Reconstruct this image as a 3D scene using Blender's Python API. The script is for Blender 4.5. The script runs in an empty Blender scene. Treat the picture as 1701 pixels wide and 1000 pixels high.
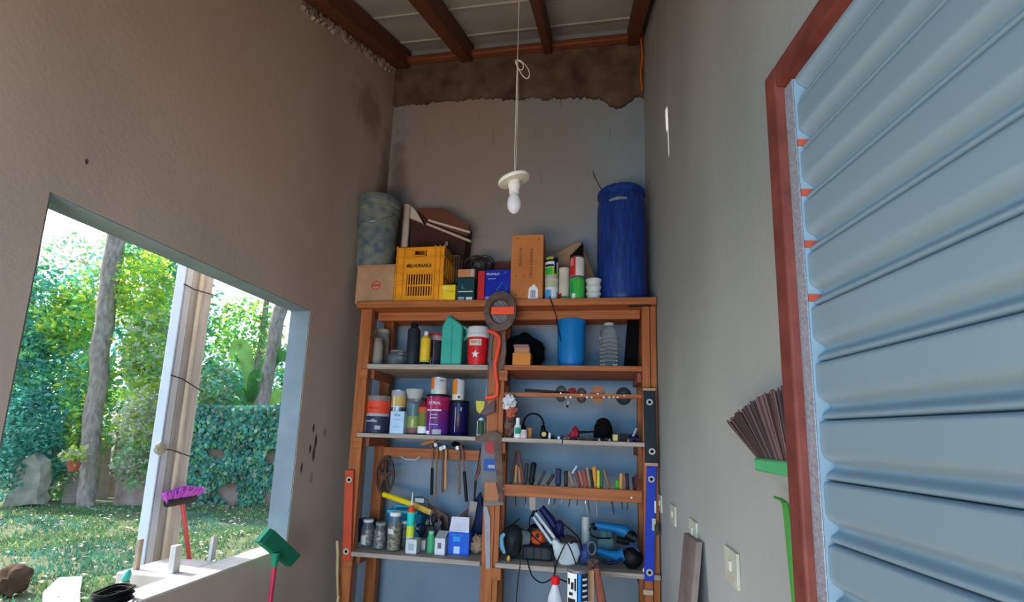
import bpy, math, random
from mathutils import Vector, Matrix, noise
random.seed(7)
sc = bpy.context.scene
col = sc.collection
PI = math.pi
O1 = ['first', 'second', 'third', 'fourth', 'fifth', 'sixth', 'seventh', 'eighth', 'ninth', 'tenth', 'eleventh', 'twelfth', 'thirteenth', 'fourteenth', 'fifteenth',
      'sixteenth', 'seventeenth', 'eighteenth', 'nineteenth', 'twentieth', 'twenty-first', 'twenty-second', 'twenty-third', 'twenty-fourth', 'twenty-fifth', 'twenty-sixth']
# ------------------------------------------------------------------ camera
CAM = Vector((0, 0, 1.5))
R3 = ((0.9867981207, 0.1588148321, 0.0317382744),
      (-0.0064130501, -0.1574985715, 0.9874983913),
      (-0.1618281241, 0.9746650959, 0.1544008068))      # right, up, forward
FPX, CX, CY = 775.64, 850.5, 600.34
cd = bpy.data.cameras.new('camera')
cam = bpy.data.objects.new('camera', cd)
col.objects.link(cam)
m = Matrix.Identity(4)
for i in range(3):
    m[i][0] = R3[0][i]; m[i][1] = R3[1][i]; m[i][2] = -R3[2][i]; m[i][3] = CAM[i]
cam.matrix_world = m
cd.sensor_width = 36; cd.lens = FPX / 1701 * 36
cd.shift_y = (CY - 500) / 1701
cd.clip_start = 0.02; cd.clip_end = 200
sc.camera = cam
# ------------------------------------------------------------------ world, sun, daylight
SUN_EL, SUN_AZ = math.radians(47), math.radians(118)     # azimuth measured from +X, counter-clockwise
sun_from = Vector((math.cos(SUN_AZ + PI/3.2) * math.cos(SUN_EL), math.sin(SUN_AZ + PI/3.2) * math.cos(SUN_EL), math.sin(SUN_EL)))
w = bpy.data.worlds.new('world'); sc.world = w; w.use_nodes = True
nt = w.node_tree; bg = nt.nodes['Background']
sky = nt.nodes.new('ShaderNodeTexSky'); sky.sky_type = 'NISHITA'; sky.sun_disc = False
sky.sun_elevation = SUN_EL; sky.sun_rotation = math.atan2(sun_from.x, sun_from.y)
sky.dust_density = 2.5; sky.air_density = 1.0
nt.links.new(sky.outputs[0], bg.inputs[0]); bg.inputs[1].default_value = 0.42
sd = bpy.data.lights.new('sun', 'SUN'); sd.energy = 6.5; sd.angle = math.radians(0.8); sd.color = (1, .93, .8)
sun = bpy.data.objects.new('sun', sd); col.objects.link(sun)
sun.rotation_euler = sun_from.to_track_quat('Z', 'Y').to_euler()
def area(name, loc, target, sx, sy, power, color):
    d = bpy.data.lights.new(name, 'AREA'); d.shape = 'RECTANGLE'; d.size = sx; d.size_y = sy
    d.energy = power; d.color = color
    o = bpy.data.objects.new(name, d); col.objects.link(o); o.location = loc
    o.rotation_euler = (Vector(loc) - Vector(target)).to_track_quat('Z', 'Y').to_euler()
    return o
area('doorway_daylight', (-0.8, -3.0, 1.7), (-0.6, 3.0, 1.7), 3.2, 1.6, 165, (.14, .56, 1.0))
area('added_warm_fill', (-0.8, -1.5, 0.15), (-0.6, 2.2, 3.6), 2.4, 1.3, 118, (1.0, .79, .58))  # added fill lamp brightening upper walls and roof, in place of ground bounce
sc.view_settings.view_transform = 'Standard'; sc.view_settings.look = 'None'
sc.view_settings.gamma = 1; sc.view_settings.use_curve_mapping = False
sc.view_settings.exposure = 0.3
# ------------------------------------------------------------------ helpers
def ray(x, y):
    c = ((x - CX) / FPX, -(y - CY) / FPX, 1.0)
    return Vector([sum(R3[k][i] * c[k] for k in range(3)) for i in range(3)])
def PY(x, y, Y): r = ray(x, y); return CAM + r * (Y / r.y)
def PX(x, y, X): r = ray(x, y); return CAM + r * (X / r.x)
def PZ(x, y, Z): r = ray(x, y); return CAM + r * ((Z - 1.5) / r.z)
MATS = {}
def mat(name, c, rough=.6, metal=0, var=.12, scale=8, bump=.0, c2=None, spec=.22, alpha=1, trans=0, stretch=None, sub=0, ior=1.45, contrast=(.3, .7), detail=4):
    if name in MATS: return MATS[name]
    M = bpy.data.materials.new(name); M.use_nodes = True
    n = M.node_tree.nodes; l = M.node_tree.links; b = n['Principled BSDF']
    tc = n.new('ShaderNodeTexCoord'); mp = n.new('ShaderNodeMapping'); no = n.new('ShaderNodeTexNoise')
    l.new(tc.outputs['Object'], mp.inputs[0]); l.new(mp.outputs[0], no.inputs[0])
    if stretch: mp.inputs['Scale'].default_value = stretch
    no.inputs['Scale'].default_value = scale; no.inputs['Detail'].default_value = detail
    rp = n.new('ShaderNodeValToRGB'); rp.color_ramp.elements[0].position = contrast[0]; rp.color_ramp.elements[1].position = contrast[1]
    a = tuple(v * (1 - var) for v in c); z = c2 or tuple(min(1, v * (1 + var)) for v in c)
    rp.color_ramp.elements[0].color = (*a, 1); rp.color_ramp.elements[1].color = (*z, 1)
    l.new(no.outputs['Fac'], rp.inputs[0]); l.new(rp.outputs[0], b.inputs['Base Color'])
    b.inputs['Roughness'].default_value = rough; b.inputs['Metallic'].default_value = metal
    b.inputs['Specular IOR Level'].default_value = spec
    b.inputs['Transmission Weight'].default_value = trans; b.inputs['IOR'].default_value = ior
    if bump:
        bp = n.new('ShaderNodeBump'); bp.inputs['Strength'].default_value = bump; bp.inputs['Distance'].default_value = .01
        l.new(no.outputs['Fac'], bp.inputs['Height']); l.new(bp.outputs[0], b.inputs['Normal'])
    MATS[name] = M
    return M
class MB:
    def __init__(s): s.v = []; s.f = []; s.mi = []; s.ms = []; s.cur = 0; s.X = Matrix.Identity(4)
    def mat(s, M):
        if M not in s.ms: s.ms.append(M)
        s.cur = s.ms.index(M); return s
    def add(s, vs, fs):
        o = len(s.v); s.v += [s.X @ Vector(v) for v in vs]
        s.f += [tuple(o + i for i in f) for f in fs]; s.mi += [s.cur] * len(fs); return s
    def box(s, a, b, rot=None, taper=None):
        """box between corners a and b; rot = Matrix about its centre"""
        a = Vector(a); b = Vector(b); c = (a + b) / 2; h = (b - a) / 2
        vs = []
        for z in (-1, 1):
            t = taper if (taper and z < 0) else 1
            for x, y in ((-1, -1), (1, -1), (1, 1), (-1, 1)):
                p = Vector((h.x * x * t, h.y * y * t, h.z * z))
                if rot: p = rot @ p
                vs.append(c + p)
        return s.add(vs, [(0, 3, 2, 1), (4, 5, 6, 7), (0, 1, 5, 4), (1, 2, 6, 5), (2, 3, 7, 6), (3, 0, 4, 7)])
    def lathe(s, c, prof, seg=24, axis=None, mats=None, cap=True):
        """prof = [(r, z)...]; axis = direction of z; mats = one per segment"""
        c = Vector(c); q = Vector(axis).to_track_quat('Z', 'Y').to_matrix() if axis else Matrix.Identity(3)
        keep = s.cur
        vs = [c + q @ Vector((r * math.cos(2*PI*k/seg), r * math.sin(2*PI*k/seg), z)) for r, z in prof for k in range(seg)]
        o = len(s.v); s.v += [s.X @ v for v in vs]
        for i in range(len(prof) - 1):
            if mats:
                if mats[i] not in s.ms: s.ms.append(mats[i])
                s.cur = s.ms.index(mats[i])
            for k in range(seg):
                k2 = (k + 1) % seg
                s.f.append((o+i*seg+k, o+i*seg+k2, o+(i+1)*seg+k2, o+(i+1)*seg+k)); s.mi.append(s.cur)
        if cap:
            if prof[0][0] > 1e-5: s.f.append(tuple(o + k for k in reversed(range(seg)))); s.mi.append(s.mi[-len(prof)*0-1] if mats is None else s.ms.index(mats[0]))
            if prof[-1][0] > 1e-5: s.f.append(tuple(o + (len(prof)-1)*seg + k for k in range(seg))); s.mi.append(s.cur)
        s.cur = keep
        return s
    def cyl(s, p0, p1, r0, r1=None, seg=16):
        p0 = Vector(p0); p1 = Vector(p1); r1 = r0 if r1 is None else r1
        return s.lathe(p0, [(r0, 0), (r1, (p1-p0).length)], seg, p1 - p0)
    def tube(s, path, r, seg=8, flat=1.0, closed=False, up=(0, 0, 1)):
        """swept tube; r = radius or list"""
        path = [Vector(p) for p in path]; n = len(path); o = len(s.v)
        up = Vector(up)
        for i, p in enumerate(path):
            if closed: t = path[(i+1) % n] - path[i-1]
            else: t = path[min(i+1, n-1)] - path[max(i-1, 0)]
            t.normalize(); a = t.cross(up)
            if a.length < 1e-3: a = t.cross(Vector((0, 1, .01)))
            a.normalize(); b = a.cross(t).normalized()
            rr = r[i] if isinstance(r, (list, tuple)) else r
            for k in range(seg):
                an = 2*PI*k/seg
                s.v.append(s.X @ (p + a * (rr*math.cos(an)) + b * (rr*flat*math.sin(an))))
        for i in range(n if closed else n - 1):
            j = (i + 1) % n
            for k in range(seg):
                k2 = (k+1) % seg
                s.f.append((o+i*seg+k, o+i*seg+k2, o+j*seg+k2, o+j*seg+k)); s.mi.append(s.cur)
        if not closed:
            s.f.append(tuple(o+k for k in reversed(range(seg)))); s.mi.append(s.cur)
            s.f.append(tuple(o+(n-1)*seg+k for k in range(seg))); s.mi.append(s.cur)
        return s
    def prism(s, pts, d):
        """polygon pts (3D, planar) pushed along vector d"""
        n = len(pts); pts = [Vector(p) for p in pts]; d = Vector(d)
        return s.add(pts + [p + d for p in pts], [tuple(range(n)), tuple(reversed(range(n, 2*n)))] +
                     [(i, i+n, (i+1) % n + n, (i+1) % n) for i in range(n)])
    def blob(s, c, rad, seed=0, amp=.15, nu=18, nv=12, freq=2.0, rot=None):
        c = Vector(c); o = len(s.v)
        for i in range(nv + 1):
            th = PI * i / nv
            for k in range(nu):
                ph = 2*PI*k/nu
                d = Vector((math.sin(th)*math.cos(ph), math.sin(th)*math.sin(ph), math.cos(th)))
                q = 1 + amp * noise.noise(d * freq + Vector((seed*3.1, seed*1.7, seed)))*2
                p = Vector((d.x*rad[0], d.y*rad[1], d.z*rad[2])) * q
                if rot: p = rot @ p
                s.v.append(s.X @ (c + p))
        for i in range(nv):
            for k in range(nu):
                k2 = (k+1) % nu
                s.f.append((o+i*nu+k, o+(i+1)*nu+k, o+(i+1)*nu+k2, o+i*nu+k2)); s.mi.append(s.cur)
        return s
    def build(s, name, parent=None, origin=None, bev=0, smooth=True, angle=35):
        me = bpy.data.meshes.new(name)
        org = Vector(origin) if origin is not None else (wloc(parent) if parent else Vector((0, 0, 0)))
        me.from_pydata([v - org for v in s.v], [], s.f)
        for M in s.ms: me.materials.append(M)
        me.polygons.foreach_set('material_index', s.mi)
        if smooth:
            me.polygons.foreach_set('use_smooth', [True] * len(s.f))
        me.update()
        if smooth: me.set_sharp_from_angle(angle=math.radians(angle))
        o = bpy.data.objects.new(name, me); col.objects.link(o)
        if parent: o.parent = parent; o.location = org - wloc(parent)
        else: o.location = org
        if bev:
            md = o.modifiers.new('bevel', 'BEVEL'); md.width = bev; md.segments = 2; md.limit_method = 'ANGLE'; md.angle_limit = math.radians(40)
        return o
def wloc(o):
    p = Vector(o.location)
    while o.parent: o = o.parent; p += Vector(o.location)
    return p
def tag(o, label, cat, group=None, kind=None):
    o['label'] = label; o['category'] = cat
    if group: o['group'] = group
    if kind: o['kind'] = kind
    return o
def thing(name, loc, label, cat, group=None):
    o = bpy.data.objects.new(name, None); col.objects.link(o); o.location = loc; o.empty_display_size = .05
    return tag(o, label, cat, group)
def struct(o): o['kind'] = 'structure'; return o
def lettering(txt, size, at, parent, M, rot=(PI/2, 0, 0), cyl_r=None, cyl_c=None, sx=1.0, name='lettering', bold=.0, depth=.0006):
    cu = bpy.data.curves.new('t', 'FONT'); cu.body = txt; cu.size = size; cu.align_x = 'CENTER'; cu.align_y = 'CENTER'
    cu.extrude = depth; cu.offset = bold
    to = bpy.data.objects.new('t', cu); col.objects.link(to)
    dg = bpy.context.evaluated_depsgraph_get(); dg.update()
    me = bpy.data.meshes.new_from_object(to.evaluated_get(dg)); bpy.data.objects.remove(to)
    me.materials.clear(); me.materials.append(M)
    from mathutils import Euler
    Rm = Euler(rot).to_matrix(); at = Vector(at); org = wloc(parent)
    for v in me.vertices:
        p = Vector((v.co.x * sx, v.co.y, v.co.z))
        if cyl_r:
            an = p.x / cyl_r; rr = cyl_r + p.z
            q = Vector((math.sin(an) * rr, -math.cos(an) * rr + 0, p.y))
            v.co = Vector((cyl_c[0], cyl_c[1], 0)) + q + Vector((0, 0, at.z)) - org
        else:
            v.co = at + Rm @ p - org
    me.name = name
    o = bpy.data.objects.new(name, me); col.objects.link(o); o.parent = parent
    return o
def arc(mb, c, r, z0, z1, a0, a1, M, n=10, r2=None):
    """patch on a cylinder; angle 0 faces -Y, growing towards +X"""
    mb.mat(M); vs = []
    for i in range(n + 1):
        a = math.radians(a0 + (a1 - a0) * i / n)
        for (rr, z) in ((r, z0), (r2 or r, z1)):
            vs.append((c[0] + math.sin(a)*rr, c[1] - math.cos(a)*rr, z))
    mb.add(vs, [(2*i, 2*i+2, 2*i+3, 2*i+1) for i in range(n)])
    return mb
def Rz(a): return Matrix.Rotation(math.radians(a), 3, 'Z')
def Ry(a): return Matrix.Rotation(math.radians(a), 3, 'Y')
def Rx(a): return Matrix.Rotation(math.radians(a), 3, 'X')
# ------------------------------------------------------------------ materials
def wallmat(name, c1, c2, spots=None, blots=None, drips=None):
    M = bpy.data.materials.new(name); M.use_nodes = True
    n = M.node_tree.nodes; l = M.node_tree.links; b = n['Principled BSDF']
    tc = n.new('ShaderNodeTexCoord')
    n1 = n.new('ShaderNodeTexNoise'); n1.inputs['Scale'].default_value = 1.3; n1.inputs['Detail'].default_value = 6; n1.inputs['Roughness'].default_value = .55
    mp = n.new('ShaderNodeMapping'); mp.inputs['Scale'].default_value = (1, 1, .45)
    l.new(tc.outputs['Object'], mp.inputs[0]); l.new(mp.outputs[0], n1.inputs[0])
    rp = n.new('ShaderNodeValToRGB'); rp.color_ramp.elements[0].position = .32; rp.color_ramp.elements[1].position = .7
    rp.color_ramp.elements[0].color = (*c1, 1); rp.color_ramp.elements[1].color = (*c2, 1)
    l.new(n1.outputs['Fac'], rp.inputs[0]); out = rp.outputs[0]
    n2 = n.new('ShaderNodeTexNoise'); n2.inputs['Scale'].default_value = 45; n2.inputs['Detail'].default_value = 5
    l.new(tc.outputs['Object'], n2.inputs[0])
    for (p, r) in (spots or []):
        # a dark stain: distance in the object's own space, squashed along Y so it runs downwards
        sub = n.new('ShaderNodeVectorMath'); sub.operation = 'SUBTRACT'; sub.inputs[1].default_value = p
        l.new(tc.outputs['Object'], sub.inputs[0])
        sc_ = n.new('ShaderNodeVectorMath'); sc_.operation = 'MULTIPLY'; sc_.inputs[1].default_value = (0, 1 / r[0], 1 / r[1])
        l.new(sub.outputs[0], sc_.inputs[0])
        ln = n.new('ShaderNodeVectorMath'); ln.operation = 'LENGTH'; l.new(sc_.outputs[0], ln.inputs[0])
        mr = n.new('ShaderNodeMapRange'); mr.inputs['From Min'].default_value = .7; mr.inputs['From Max'].default_value = 1.15
        mr.inputs['To Min'].default_value = r[2]; mr.inputs['To Max'].default_value = 0
        l.new(ln.outputs['Value'], mr.inputs[0])
        mx = n.new('ShaderNodeMixRGB'); mx.inputs[2].default_value = (.02, .015, .012, 1)
        l.new(mr.outputs[0], mx.inputs[0]); l.new(out, mx.inputs[1]); out = mx.outputs[0]
    for (p, rad, cl, st, amp, sc3) in (blots or []):
        # a damp or dirty patch, or a painted warm-light tint, with a ragged outline
        sub = n.new('ShaderNodeVectorMath'); sub.operation = 'SUBTRACT'; sub.inputs[1].default_value = p; l.new(tc.outputs['Object'], sub.inputs[0])
        ml = n.new('ShaderNodeVectorMath'); ml.operation = 'MULTIPLY'; ml.inputs[1].default_value = [0 if q == 0 else 1 / q for q in rad]; l.new(sub.outputs[0], ml.inputs[0])
        ln = n.new('ShaderNodeVectorMath'); ln.operation = 'LENGTH'; l.new(ml.outputs[0], ln.inputs[0])
        nz = n.new('ShaderNodeTexNoise'); nz.inputs['Scale'].default_value = sc3; nz.inputs['Detail'].default_value = 7; l.new(tc.outputs['Object'], nz.inputs[0])
        ma = n.new('ShaderNodeMath'); ma.operation = 'MULTIPLY_ADD'; ma.inputs[1].default_value = amp; l.new(nz.outputs['Fac'], ma.inputs[0]); l.new(ln.outputs['Value'], ma.inputs[2])
        mr = n.new('ShaderNodeMapRange'); mr.inputs['From Min'].default_value = .55 + amp*.5; mr.inputs['From Max'].default_value = 1.15 + amp*.5
        mr.inputs['To Min'].default_value = st; mr.inputs['To Max'].default_value = 0; l.new(ma.outputs[0], mr.inputs[0])
        mx = n.new('ShaderNodeMixRGB'); mx.inputs[2].default_value = (*cl, 1); l.new(mr.outputs[0], mx.inputs[0]); l.new(out, mx.inputs[1]); out = mx.outputs[0]
    if drips:
        # thin vertical run marks between two heights
        mp2 = n.new('ShaderNodeMapping'); mp2.inputs['Scale'].default_value = (26, 26, 1.6); l.new(tc.outputs['Object'], mp2.inputs[0])
        nz = n.new('ShaderNodeTexNoise'); nz.inputs['Scale'].default_value = 1; nz.inputs['Detail'].default_value = 2; l.new(mp2.outputs[0], nz.inputs[0])
        mr = n.new('ShaderNodeMapRange'); mr.inputs['From Min'].default_value = .66; mr.inputs['From Max'].default_value = .74; mr.inputs['To Max'].default_value = .75; l.new(nz.outputs['Fac'], mr.inputs[0])
        sp = n.new('ShaderNodeSeparateXYZ'); l.new(tc.outputs['Object'], sp.inputs[0])
        zr_ = n.new('ShaderNodeMapRange'); zr_.inputs['From Min'].default_value = drips[0]; zr_.inputs['From Max'].default_value = drips[1]; l.new(sp.outputs['Z'], zr_.inputs[0])
        mu = n.new('ShaderNodeMath'); mu.operation = 'MULTIPLY'; l.new(mr.outputs[0], mu.inputs[0]); l.new(zr_.outputs[0], mu.inputs[1])
        mx = n.new('ShaderNodeMixRGB'); mx.inputs[2].default_value = (.05, .035, .03, 1); l.new(mu.outputs[0], mx.inputs[0]); l.new(out, mx.inputs[1]); out = mx.outputs[0]
    l.new(out, b.inputs['Base Color']); b.inputs['Roughness'].default_value = .85; b.inputs['Specular IOR Level'].default_value = .25
    bp = n.new('ShaderNodeBump'); bp.inputs['Strength'].default_value = .25; bp.inputs['Distance'].default_value = .004
    l.new(n2.outputs['Fac'], bp.inputs['Height']); l.new(bp.outputs[0], b.inputs['Normal'])
    MATS[name] = M
    return M
def woodmat(name, c, c2, axis='X', rough=.6, scale=6):
    st = {'X': (.6, 9, 9), 'Y': (9, .6, 9), 'Z': (9, 9, .6)}[axis]
    return mat(name, c, rough, 0, 0, scale, .35, c2, .35, stretch=st, contrast=(.25, .75), detail=6)
FR = 3.10       # front plane of the shelf unit
BK = 3.65       # back wall
XL, XR = -1.785, .445
SA, SB, SCC, SR, SE = 2.42, 1.965, 1.478, 1.178, .69      # shelf top surfaces
M_left = wallmat('brown_plaster', (.42, .345, .285), (.54, .45, .375),
    [((0, 2.86, 1.50), (.012, .03, .95)), ((0, 2.90, 1.41), (.014, .05, .95)), ((0, 2.845, 1.365), (.012, .03, .9)),
     ((0, 2.89, 1.33), (.018, .05, .85)), ((0, 2.77, 1.25), (.012, .035, .85)), ((0, 2.89, 1.18), (.02, .04, .35)), ((0, 3.0, 1.47), (.02, .03, .4)), ((0, 1.28, 2.42), (.006, .012, .9))],
    blots=[((0, 3.62, 3.3), (0, .16, .9), (.17, .12, .085), .75, 1.2, 5), ((0, 3.2, 4.1), (0, .25, .22), (.20, .15, .11), .6, 1.5, 7), ((0, 2.1, 3.0), (0, .7, .5), (.56, .40, .31), .5, 1.5, 3)])
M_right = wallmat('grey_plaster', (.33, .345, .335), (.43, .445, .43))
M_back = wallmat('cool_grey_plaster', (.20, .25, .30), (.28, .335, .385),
    blots=[((-1.15, 0, 3.75), (.75, 0, 1.25), (.32, .235, .18), .85, 1.0, 2.2), ((-.45, 0, 3.6), (.7, 0, 1.0), (.30, .25, .205), .7, 1.2, 2.6), ((-1.7, 0, 3.4), (.10, 0, .8), (.12, .09, .07), .7, 1.4, 6)], drips=(3.3, 4.4))  # brown stains that also paint the warmer light of the upper wall
M_beamc = mat('raw_cement_beam', (.065, .042, .032), .9, 0, 0, 5, .5, (.17, .12, .09), .2)
M_floor = mat('dusty_cement_floor', (.12, .10, .085), .8, 0, 0, 3, .1, (.20, .17, .145))
M_reveal = mat('pale_reveal_plaster', (.20, .255, .29), .8, 0, .1, 6, .1)
M_sill = mat('worn_sill_cement', (.50, .47, .43), .8, 0, 0, 9, .2, (.66, .62, .58))
W_or = woodmat('orange_stained_wood_long', (.25, .07, .018), (.48, .145, .038), 'X')
W_orz = woodmat('orange_stained_wood_upright', (.25, .07, .018), (.48, .145, .038), 'Z')
K = lambda n, c, r=.5, m_=0, **k: mat(n, c, r, m_, **k)
W_ory = woodmat('orange_stained_wood_cross', (.19, .055, .022), (.34, .11, .042), 'Y')
W_raf = woodmat('dark_rafter_wood', (.09, .028, .014), (.20, .065, .028), 'Y')
W_rafx = woodmat('dark_purlin_wood', (.12, .038, .018), (.24, .08, .035), 'X')
W_gr = woodmat('weathered_grey_board', (.26, .20, .15), (.46, .38, .30), 'X')
W_grz = woodmat('weathered_grey_plank', (.24, .19, .15), (.44, .36, .29), 'Z')
M_roof = mat('fibre_cement_sheet', (.40, .385, .36), .8, 0, 0, 3, .1, (.52, .50, .48), .2)
K = lambda n, c, r=.5, m_=0, **k: mat(n, c, r, m_, **k)
black = K('black_plastic', (.004, .004, .005), .5)
dgrey = K('dark_grey', (.025, .025, .028), .5)
white = K('white_plastic', (.75, .74, .70), .4)
cream = K('cream_plastic', (.62, .55, .43), .5)
steel = K('dull_steel', (.35, .35, .36), .4, .8)
rust = K('rusty_brown_metal', (.10, .06, .045), .7, .2, scale=20, c2=(.17, .11, .085))
red = K('red_plastic', (.55, .03, .025), .4)
orange = K('orange_paint', (.75, .16, .03), .5)
redor = K('red_orange_paint', (.72, .07, .03), .45)
yellow = K('yellow_plastic', (.80, .50, .03), .45)
blue = K('blue_plastic', (.01, .06, .32), .4)
navy = K('navy_plastic', (.01, .012, .06), .4)
cyan = K('cyan_plastic', (.02, .30, .50), .4)
green = K('green_plastic', (.03, .30, .10), .4)
teal = K('teal_plastic', (.06, .45, .36), .4)
cardb = K('cardboard', (.42, .24, .13), .8, scale=12)
paper = K('paper_white', (.62, .60, .56), .7)
dwood = woodmat('brown_handle_wood', (.20, .09, .04), (.36, .18, .08), 'Z')
lwood = woodmat('light_handle_wood', (.45, .22, .10), (.62, .33, .16), 'Z')
# ================================================================== ROOM
zr = lambda y: 4.93 - .5 * (BK - y)          # underside of the roof sheets
YF = -.6
mb = MB().mat(M_floor); mb.box((XL - .14, YF, -.1), (XR + .15, BK + .15, 0)); struct(mb.build('floor'))
# back wall with the raw cement ring beam on top
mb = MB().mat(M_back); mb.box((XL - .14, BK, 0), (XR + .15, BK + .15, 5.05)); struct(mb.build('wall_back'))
mb = MB().mat(M_beamc)
pts = [(XL, BK - .03, 4.86), (XR, BK - .03, 4.86)]
n = 170; low = []
for i in range(n + 1):
    t = 1 - i / n; x = XL + (XR - XL) * t
    z = 4.45 - .13 * max(0, (t - .35)) / .65 + .035 * noise.noise(Vector((x * 9, 0, 2))) + .02 * noise.noise(Vector((x * 31, 3, 0)))
    if .84 < t < .97: z -= .10 * (1 - abs((t - .9) / .07)) if abs(t - .9) < .07 else 0
    z -= .03 * max(0, noise.noise(Vector((x * 60, 1, 7)))) + .012 * noise.noise(Vector((x * 120, 4, 7)))
    low.append((x, BK - .03, z))
mb.prism(pts + low, (0, .04, 0)); struct(mb.build('trim_1', smooth=False))
# unseen earth yard in front of the doorway, added to bounce warm sunlight inside
mb = MB().mat(mat('bare_earth_yard', (.40, .24, .14), .9, 0, 0, 2, .2, (.50, .32, .20))); mb.box((-1.927, -14, -.15), (9, YF - .002, -.02)); struct(mb.build('trim_5'))
# right wall
mb = MB().mat(M_right)
mb.prism([(XR, YF, 0), (XR, BK, 0), (XR, BK, 5.0), (XR, YF, zr(YF) + .12)], (.15, 0, 0)); struct(mb.build('wall_right'))
# left wall with window hole
WY0, WY1, WZ0, WZ1 = 1.19, 2.70, .79, 2.255
mb = MB().mat(M_left)
def seg(y0, y1, z0, z1a, z1b): mb.prism([(XL, y0, z0), (XL, y1, z0), (XL, y1, z1b), (XL, y0, z1a)], (-.14, 0, 0))
seg(YF, WY0, 0, zr(YF) + .02, zr(WY0) + .02); seg(WY1, BK, 0, zr(WY1) + .02, zr(BK) + .02)
seg(WY0, WY1, 0, WZ0 - .012, WZ0 - .012); seg(WY0, WY1, WZ1, zr(WY0) + .02, zr(WY1) + .02)
struct(mb.build('wall_left'))
mb = MB().mat(M_reveal)                       # smoother cement lining of the opening
mb.box((XL - .138, WY0, WZ0), (XL - .003, WY0 + .006, WZ1 - .006)); mb.box((XL - .138, WY1 - .006, WZ0), (XL - .003, WY1, WZ1 - .006))
mb.box((XL - .138, WY0, WZ1 - .006), (XL - .003, WY1, WZ1)); struct(mb.build('trim_2'))
mb = MB().mat(M_sill); mb.box((XL - .145, WY0, WZ0 - .012), (XL + .004, WY1, WZ0)); struct(mb.build('trim_3', bev=.004))
# rough mortar along the wall top under the first rafter
mb = MB().mat(mat('loose_mortar', (.30, .24, .20), .9, 0, .2, 14, .6))
for i in range(70):
    y = 2.3 + 1.3 * i / 70; z = zr(y) - .14 + random.uniform(-.03, .02)
    mb.blob((XL + .005, y, z), (.022, random.uniform(.015, .035), random.uniform(.012, .035)), i, .3, 8, 6)
struct(mb.build('trim_4'))
# front wall above and beside the doorway
mb = MB().mat(M_right)
mb.box((XL - .14, YF - .12, 2.25), (XR + .15, YF, 2.9)); struct(mb.build('wall_front'))
# roof sheets: several sloping panels lapping one another
def slope(p0y, p1y, lift, x0, x1, th=.012):
    return [(x0, p0y, zr(p0y) + lift), (x1, p0y, zr(p0y) + lift), (x1, p1y, zr(p1y) + lift), (x0, p1y, zr(p1y) + lift)]
root = bpy.data.objects.new('ceiling', None); col.objects.link(root); struct(root)
ys = [-.75, .1, .75, 1.35, 1.92, 2.42, 2.93, 3.42, 3.95]
for i in range(len(ys) - 1):
    mb = MB().mat(M_roof)
    if ys[i] == 2.42:                          # this sheet has a narrow crack that lets a streak of sun in
        hx0, hx1, hy0, hy1 = -.88, -.40, 2.65, 2.76
        for (q0, q1, u0, u1, v0, v1) in ((-.88, -.72, .0, .025, .045, .11), (-.72, -.56, .0, .02, .095, .11), (-.56, -.40, .0, .06, .085, .11)):
            for (c0, c1) in ((u0, u1), (v0, v1)): mb.prism(slope(hy0 + c0, hy0 + c1, .07, q0, q1), (0, 0, .010))
        for (a0, a1, y0_, y1_) in ((XL - .35, hx0, ys[i], ys[i+1] + .06), (hx1, XR + .3, ys[i], ys[i+1] + .06), (hx0, hx1, ys[i], hy0), (hx0, hx1, hy1, ys[i+1] + .06)):
            mb.prism(slope(y0_, y1_, .07, a0, a1), (0, 0, .010))
    else: mb.prism(slope(ys[i], ys[i+1] + .06, .07, XL - .35, XR + .3), (0, 0, .010))
    # raised lap edge that catches the light
    mb.prism(slope(ys[i+1] - .012, ys[i+1] + .012, .058, XL - .35, XR + .3), (0, 0, .014))
    mb.build('roof_sheet', root, smooth=False)
# rafters
def rafter(xa, xb, w_, label, wdn=.11, grp='sloping roof rafters'):
    y0, y1 = -.7, BK - .02
    t = thing('rafter', (xa, y1, zr(y1) - wdn), label, 'rafter', grp)
    mb = MB().mat(W_raf); vs = []
    for (y, x) in ((y0, xb), (y1, xa)):
        for dx, dz in ((-w_/2, -wdn), (w_/2, -wdn), (w_/2, .058), (-w_/2, .058)): vs.append((x + dx, y, zr(y) + dz))
    mb.add(vs, [(0, 3, 2, 1), (4, 5, 6, 7), (0, 1, 5, 4), (1, 2, 6, 5), (2, 3, 7, 6), (3, 0, 4, 7)])
    mb.build('beam', t, bev=.008)
rafter(-1.71, -1.71, .135, 'dark wooden rafter running along the top of the left plaster wall')
rafter(-1.10, -1.10, .11, 'reddish wooden rafter second from the left, between wall rafter and the lamp cord')
rafter(-.365, -.365, .07, 'narrow wooden rafter just right of the hanging lamp cord')
rafter(.355, .355, .09, 'wooden rafter at the top beside the right grey wall')
mb = MB().mat(W_rafx)
mb.box((XL + .005, BK - .10, 4.822), (XR - .005, BK - .035, 4.872)); o = mb.build('wall_plate_beam', origin=(-.6, BK - .08, 4.80), bev=.012)
tag(o, 'long reddish wooden beam lying across the top of the back wall', 'beam')
mb = MB().mat(orange)
pth = [(XR - .03, BK - .10, 4.80), (XR - .02, BK - .09, 4.65), (XR - .035, BK - .08, 4.5), (XR - .02, BK - .05, 4.36)]
tag(mb.tube(pth, .007, 6).build('conduit', origin=pth[-1]), 'thin orange conduit pipe coming down the top right corner of the back wall', 'conduit')
mb = MB().mat(dgrey)
a = PY(985, 285, BK - .01); b = PY(1003, 322, BK - .01)
mb.tube([a, a + (b - a) * .3 + Vector((-.008, 0, 0)), b, b + Vector((.03, 0, -.3))], .003, 6)
tag(mb.build('wire', origin=a), 'thin dark wire on the back wall above the blue drum', 'wire')
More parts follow.
